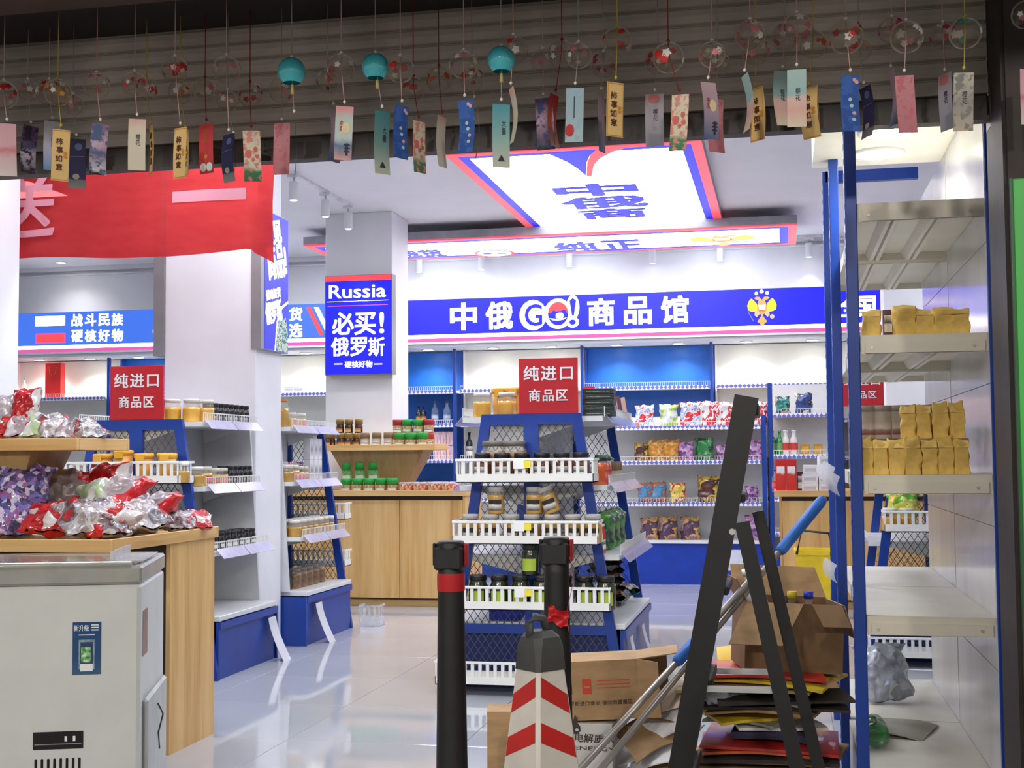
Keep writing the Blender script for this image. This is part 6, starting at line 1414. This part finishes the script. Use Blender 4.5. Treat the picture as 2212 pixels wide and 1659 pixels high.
def chime(x, gy, r, tx, t0, t1, tw, cord, deco, kind, front, solid=False, bead=True, full=40.0):
    Y = 3.58 if front else 3.80
    ztop = 2.68
    g = S(x, gy, Y); rm = (r / F) * Y * 1.06
    top = Vector((g.x, Y, ztop))
    dn = {'red': 'red', 'white': 'white', 'pink': 'pink', 'yellow': 'yellow', 'orange': 'orange', 'tealdeco': 'teal', 'magenta': 'magenta'}[deco]
    cn_ = {'pink': 'pink', 'yellow': 'yellow', 'red': 'red', 'teal': 'grey', 'grey': 'grey'}[cord]
    ang = math.acos(min(1, tw / full))
    turned = ' turned edge-on' if ang > 1.1 else (' turned aside' if ang > .7 else '')
    lab = ('solid turquoise' if solid else 'clear glass') + ' wind chime' + ('' if solid else ', %s flowers' % dn) + ', %s cord, %s tag' % (cn_, TNAME[kind]) + turned
    t = thing('wind_chime', lab, 'wind chime', (g.x, Y, g.z), 0, 'wind chimes hung along the shutter')
    C_ = STR[cord]
    tagp0, tagp1 = S(tx, t0, Y), S(tx, t1, Y); h = tagp0.z - tagp1.z
    tl = tagp0.x - g.x; zt = tagp0.z - g.z
    MB().tube([(0, 0, ztop - g.z), (0, 0, rm)], .0016, 5).build('cord', C_, t)
    MB().tube([(0, 0, rm * .95), (tl * .1, -.002, 0), (tl * .9, 0, zt + .008)], .0014, 5).build('clapper_cord', C_, t)
    key = (round(rm, 3), solid)
    if key not in GM: GM[key] = globe_mb(rm).mesh('glass_globe', TURQ if solid else GLOBE)
    go = link('glass_globe', GM[key], t)
    MB().lathe([(.0005, rm + .010), (.005, rm + .006), (.005, rm + .002), (.001, rm - .003)], 8, caps=False).build('bead', LIDW if cord in ('pink', 'teal', 'grey') else C_, t)
    MB().lathe([(.0005, zt + .020), (.0045, zt + .016), (.0045, zt + .012), (.0005, zt + .008)], 8, tl * .9, 0, caps=False).build('bead', LIDW if cord in ('pink', 'teal', 'grey') else C_, t)
    rd = random.Random(int(x * 7 + gy))
    if not solid:
        for k in range(9):
            pts = petal_blob(rm, rd.uniform(0, 2 * PI), rd.uniform(-.35, .75), rm * rd.uniform(.20, .36), rd.uniform(0, 1))
            cc = deco if k % 3 else ('white' if deco != 'white' else 'pink')
            MB().add(pts, [tuple(range(10))]).build('painted_flower', mat('flower_' + cc, DECO[cc], .4), go)
    else: MB().tube([(tl * .2, 0, -rm * .95), (tl * .3, 0, -rm * 1.6)], [.004, .006], 8).build('clapper', mat('clapper_wood', (196, 180, 110), .5), t)
    w = full / F * Y; bend = rd.uniform(-.010, .010); rz = ang * rd.choice((-1, 1)) * .98; lean = rd.uniform(-.05, .05) + (.10 if kind == 'berry' and x > 1300 else 0)
    mb = MB()
    def surf(dy): return lambda u_, v_: ((u_ - .5) * w, bend * math.sin(v_ * PI) * 1.6 + .006 * bend * 100 * (u_ - .5) ** 2 + dy, -h * (1 - v_))
    mb.grid(surf(0), 3, 6).grid(surf(.0006), 3, 6)
    pt = mb.build('paper_tag', TAGM[kind], t, (tl, 0, zt), (0, lean, rz))
    yb = lambda z: bend * math.sin((1 + z / h) * PI) * 1.6 - .0012
    def ink(pts, m_, nm='print'): MB().add([(a * w, yb(b * h), b * h) for a, b in pts], [tuple(range(len(pts)))]).build(nm, m_, pt)
    if kind == 'persimmon':
        for a0, a1, b0, b1 in ((-.47, .47, -.03, -.015), (-.47, .47, -.985, -.97), (-.47, -.44, -.985, -.015), (.44, .47, -.985, -.015)): ink([(a0, b0), (a1, b0), (a1, b1), (a0, b1)], INKO, 'border_line')
        for i, s in enumerate('柿事如意'): text(s, .02, INK, pt, (-.10 * w + .04 * w * (i % 2), yb(-h * (.24 + i * .165)), -h * (.24 + i * .165)), bold=.012, fit=(w * .38, h * .135), depth=.0002)
        for b_ in (.46, .53): ink([(.27 + .12 * math.cos(a), -b_ + .035 * math.sin(a)) for a in [2 * PI * i / 10 for i in range(10)]], INKO, 'persimmon_drawing')
    elif kind == 'lucky':
        for i in range(4): text('招财进宝'[i], .01, INKO, pt, (0, yb(-h * (.14 + i * .07)), -h * (.14 + i * .07)), fit=(w * .2, h * .055), depth=.0002)
        for sx in (-.22, .22): ink([(sx + .22 * math.cos(a), -.87 + .09 * math.sin(a)) for a in [2 * PI * i / 12 for i in range(12)]], LETW, 'cat_shape')
        ink([(.12 * math.cos(a), -.66 + .045 * math.sin(a)) for a in [2 * PI * i / 12 for i in range(12)]], INKO, 'coin')
    elif kind == 'navy':
        ink([(.1 + .22 * math.cos(a), -.16 + .075 * math.sin(a)) for a in [2 * PI * i / 12 for i in range(12)]], mat('ink_slate', (80, 84, 130), .7), 'moon')
        ink([(-.05 + .2 * math.cos(a), -.76 + .06 * math.sin(a)) for a in [2 * PI * i / 10 for i in range(10)]], mat('ink_fur', (150, 140, 130), .7), 'animal_shape'); ink([(-.4, -.36), (.4, -.34), (.4, -.355), (-.4, -.375)], mat('ink_slate', (80, 84, 130)), 'cloud_line')
    elif kind in ('blue',):
        for a_, b_, m_ in ((.25, .08, 'ink_blossom'), (.38, .12, 'ink_blossom'), (.05, .42, 'ink_cloud'), (.12, .53, 'ink_cloud'), (.25, .66, 'ink_blossom'), (.22, .78, 'ink_cloud')):
            ink([(a_ + .11 * math.cos(a) - .05, -b_ + .035 * math.sin(a)) for a in [2 * PI * i / 8 for i in range(8)]], mat(m_, (226, 170, 170) if 'bl' in m_ else (176, 206, 214), .7), 'print')
    elif kind in ('sunset', 'lilac') and tw > 20:
        ink([(.12 + .24 * math.cos(a), -.42 + .11 * math.sin(a)) for a in [2 * PI * i / 14 for i in range(14)]], mat('ink_sun', (230, 214, 170), .7), 'sun')
        for k in range(3): ink([(.0 - .0, -.74 - k * .06), (.42, -.74 - k * .06), (.34, -.71 - k * .06), (.08, -.71 - k * .06)], INKB, 'pagoda_roof')
        ink([(.14, -.70), (.28, -.70), (.28, -.92), (.14, -.92)], INKB, 'pagoda')
        text('来\n夏', .01, INKR, pt, (-.16 * w, yb(-h * .38), -h * .38), fit=(w * .22, h * .2), depth=.0002)
    elif kind in ('cream', 'greylilac', 'sky', 'mist', 'paleblue') and tw > 18:
        text('樱\n花', .01, INKB, pt, (.06 * w, yb(-h * .42), -h * .42), fit=(w * .26, h * .22), depth=.0002)
        if kind == 'greylilac': ink([(-.05 + .32 * math.cos(a), -.10 + .09 * math.sin(a)) for a in [2 * PI * i / 12 for i in range(12)]], mat('ink_rose', (206, 120, 120), .7), 'sun')
    elif kind in ('teal', 'paleteal'):
        text('大\n暑', .01, INKB, pt, (.15 * w, yb(-h * .36), -h * .36), fit=(w * .26, h * .24), depth=.0002); ink([(-.2, -.90), (.2, -.90), (.08, -.83), (.0, -.80), (-.1, -.84)], INKB, 'boat_drawing')
    elif kind == 'fan':
        ink([(-.25 + .24 * math.cos(a), -.78 + .12 * math.sin(a)) for a in [2 * PI * i / 12 for i in range(12)]], INKR, 'fan_shape'); ink([(-.25 + .17 * math.cos(a), -.80 + .08 * math.sin(a)) for a in [2 * PI * i / 12 for i in range(12)]], mat('ink_cloud', (176, 206, 214)), 'fan_field'); ink([(-.05, -.15), (.0, -.15), (.0, -.55), (-.05, -.55)], INKB, 'vertical_print')
    elif kind == 'berry':
        for a_, b_, r_ in ((-.22, .45, .2), (.2, .36, .13), (.28, .50, .10), (.05, .56, .09)): ink([(a_ + r_ * math.cos(a), -b_ + r_ * .42 * math.sin(a)) for a in [2 * PI * i / 10 for i in range(10)]], mat('ink_berry', (214, 110, 104), .7), 'berry_drawing')
    return t
CH = [(8, 205, 33, 16, 267, 380, 32, 'pink', 'red', 'pink', 1), (60, 195, 25, 68, 272, 375, 18, 'grey', 'pink', 'darkblossom', 0), (106, 200, 30, 114, 262, 368, 26, 'pink', 'red', 'paleblue', 0), (125, 200, 32, 133, 280, 391, 34, 'yellow', 'yellow', 'persimmon', 1),
 (158, 226, 24, 166, 300, 407, 34, 'teal', 'white', 'navy', 0), (209, 186, 30, 218, 268, 378, 28, 'pink', 'pink', 'blossom', 1), (291, 182, 29, 297, 257, 368, 37, 'pink', 'red', 'cream', 1), (316, 192, 26, 326, 266, 377, 25, 'yellow', 'red', 'persimmon', 0),
 (378, 150, 30, 391, 276, 385, 38, 'pink', 'red', 'persimmon', 1), (389, 200, 26, 402, 282, 380, 26, 'yellow', 'orange', 'persimmon', 0), (443, 195, 27, 446, 268, 375, 39, 'red', 'white', 'lucky', 0), (489, 150, 31, 495, 290, 394, 36, 'pink', 'pink', 'navy', 1), (492, 218, 24, 506, 296, 385, 16, 'teal', 'white', 'navy', 0), (540, 205, 27, 543, 282, 392, 37, 'red', 'red', 'berry', 0),
 (608, 195, 28, 609, 266, 377, 40, 'grey', 'pink', 'rose', 0), (630, 155, 31, 636, 250, 388, 13, 'teal', 'white', 'teal', 1), (708, 175, 26, 722, 232, 350, 16, 'grey', 'orange', 'lilac', 0), (737, 146, 31, 745, 230, 346, 38, 'pink', 'pink', 'sunset', 1), (811, 145, 30, 827, 240, 376, 26, 'grey', 'white', 'teal', 1), (865, 150, 30, 869, 228, 343, 22, 'pink', 'red', 'blue', 1), (893, 192, 26, 906, 262, 373, 18, 'red', 'red', 'berry', 0), (948, 172, 28, 956, 252, 361, 9, 'red', 'orange', 'cream', 0), (1002, 140, 31, 1004, 216, 330, 38, 'pink', 'white', 'blue', 1), (1020, 172, 26, 1026, 218, 340, 8, 'grey', 'red', 'lilac', 0),
 (1083, 130, 30, 1083, 225, 362, 36, 'teal', 'white', 'paleteal', 1), (1109, 108, 31, 1103, 190, 310, 17, 'pink', 'red', 'cream', 1), (1173, 132, 26, 1174, 212, 324, 40, 'pink', 'white', 'purple', 0), (1214, 118, 30, 1199, 205, 318, 12, 'red', 'white', 'redtag', 0), (1250, 120, 28, 1242, 190, 307, 40, 'teal', 'white', 'fan', 1), (1304, 140, 27, 1298, 200, 328, 8, 'grey', 'magenta', 'lilac', 0), (1334, 90, 31, 1330, 178, 296, 34, 'yellow', 'red', 'persimmon', 1), (1422, 132, 27, 1414, 203, 317, 40, 'grey', 'magenta', 'greylilac', 0), (1444, 125, 33, 1470, 204, 325, 38, 'red', 'red', 'berry', 1), (1538, 118, 28, 1529, 178, 300, 30, 'pink', 'pink', 'lilac', 1), (1550, 138, 26, 1547, 214, 329, 32, 'grey', 'white', 'rose', 0), (1621, 76, 32, 1607, 162, 285, 14, 'pink', 'pink', 'sky', 1), (1633, 112, 28, 1632, 190, 305, 30, 'yellow', 'pink', 'persimmon', 0),
 (1696, 80, 28, 1690, 153, 271, 34, 'grey', 'pink', 'sky', 0), (1722, 62, 32, 1721, 150, 274, 40, 'pink', 'pink', 'sky', 1), (1757, 96, 28, 1748, 188, 300, 36, 'yellow', 'orange', 'persimmon', 0), (1828, 80, 35, 1838, 162, 284, 38, 'pink', 'red', 'blue', 1), (1856, 108, 24, 1867, 188, 298, 20, 'teal', 'white', 'navy', 0), (1927, 66, 27, 1924, 152, 272, 9, 'pink', 'magenta', 'lilac', 0), (1958, 80, 33, 1953, 163, 287, 39, 'pink', 'white', 'rose', 1), (2037, 78, 27, 2041, 160, 282, 22, 'pink', 'magenta', 'greylilac', 0), (2085, 72, 32, 2082, 157, 283, 40, 'yellow', 'tealdeco', 'mist', 1), (2216, 32, 28, 2222, 150, 270, 36, 'pink', 'pink', 'pink', 1)]
for c in CH: chime(*c[:10], c[10], solid=c[0] in (630, 811, 1083))
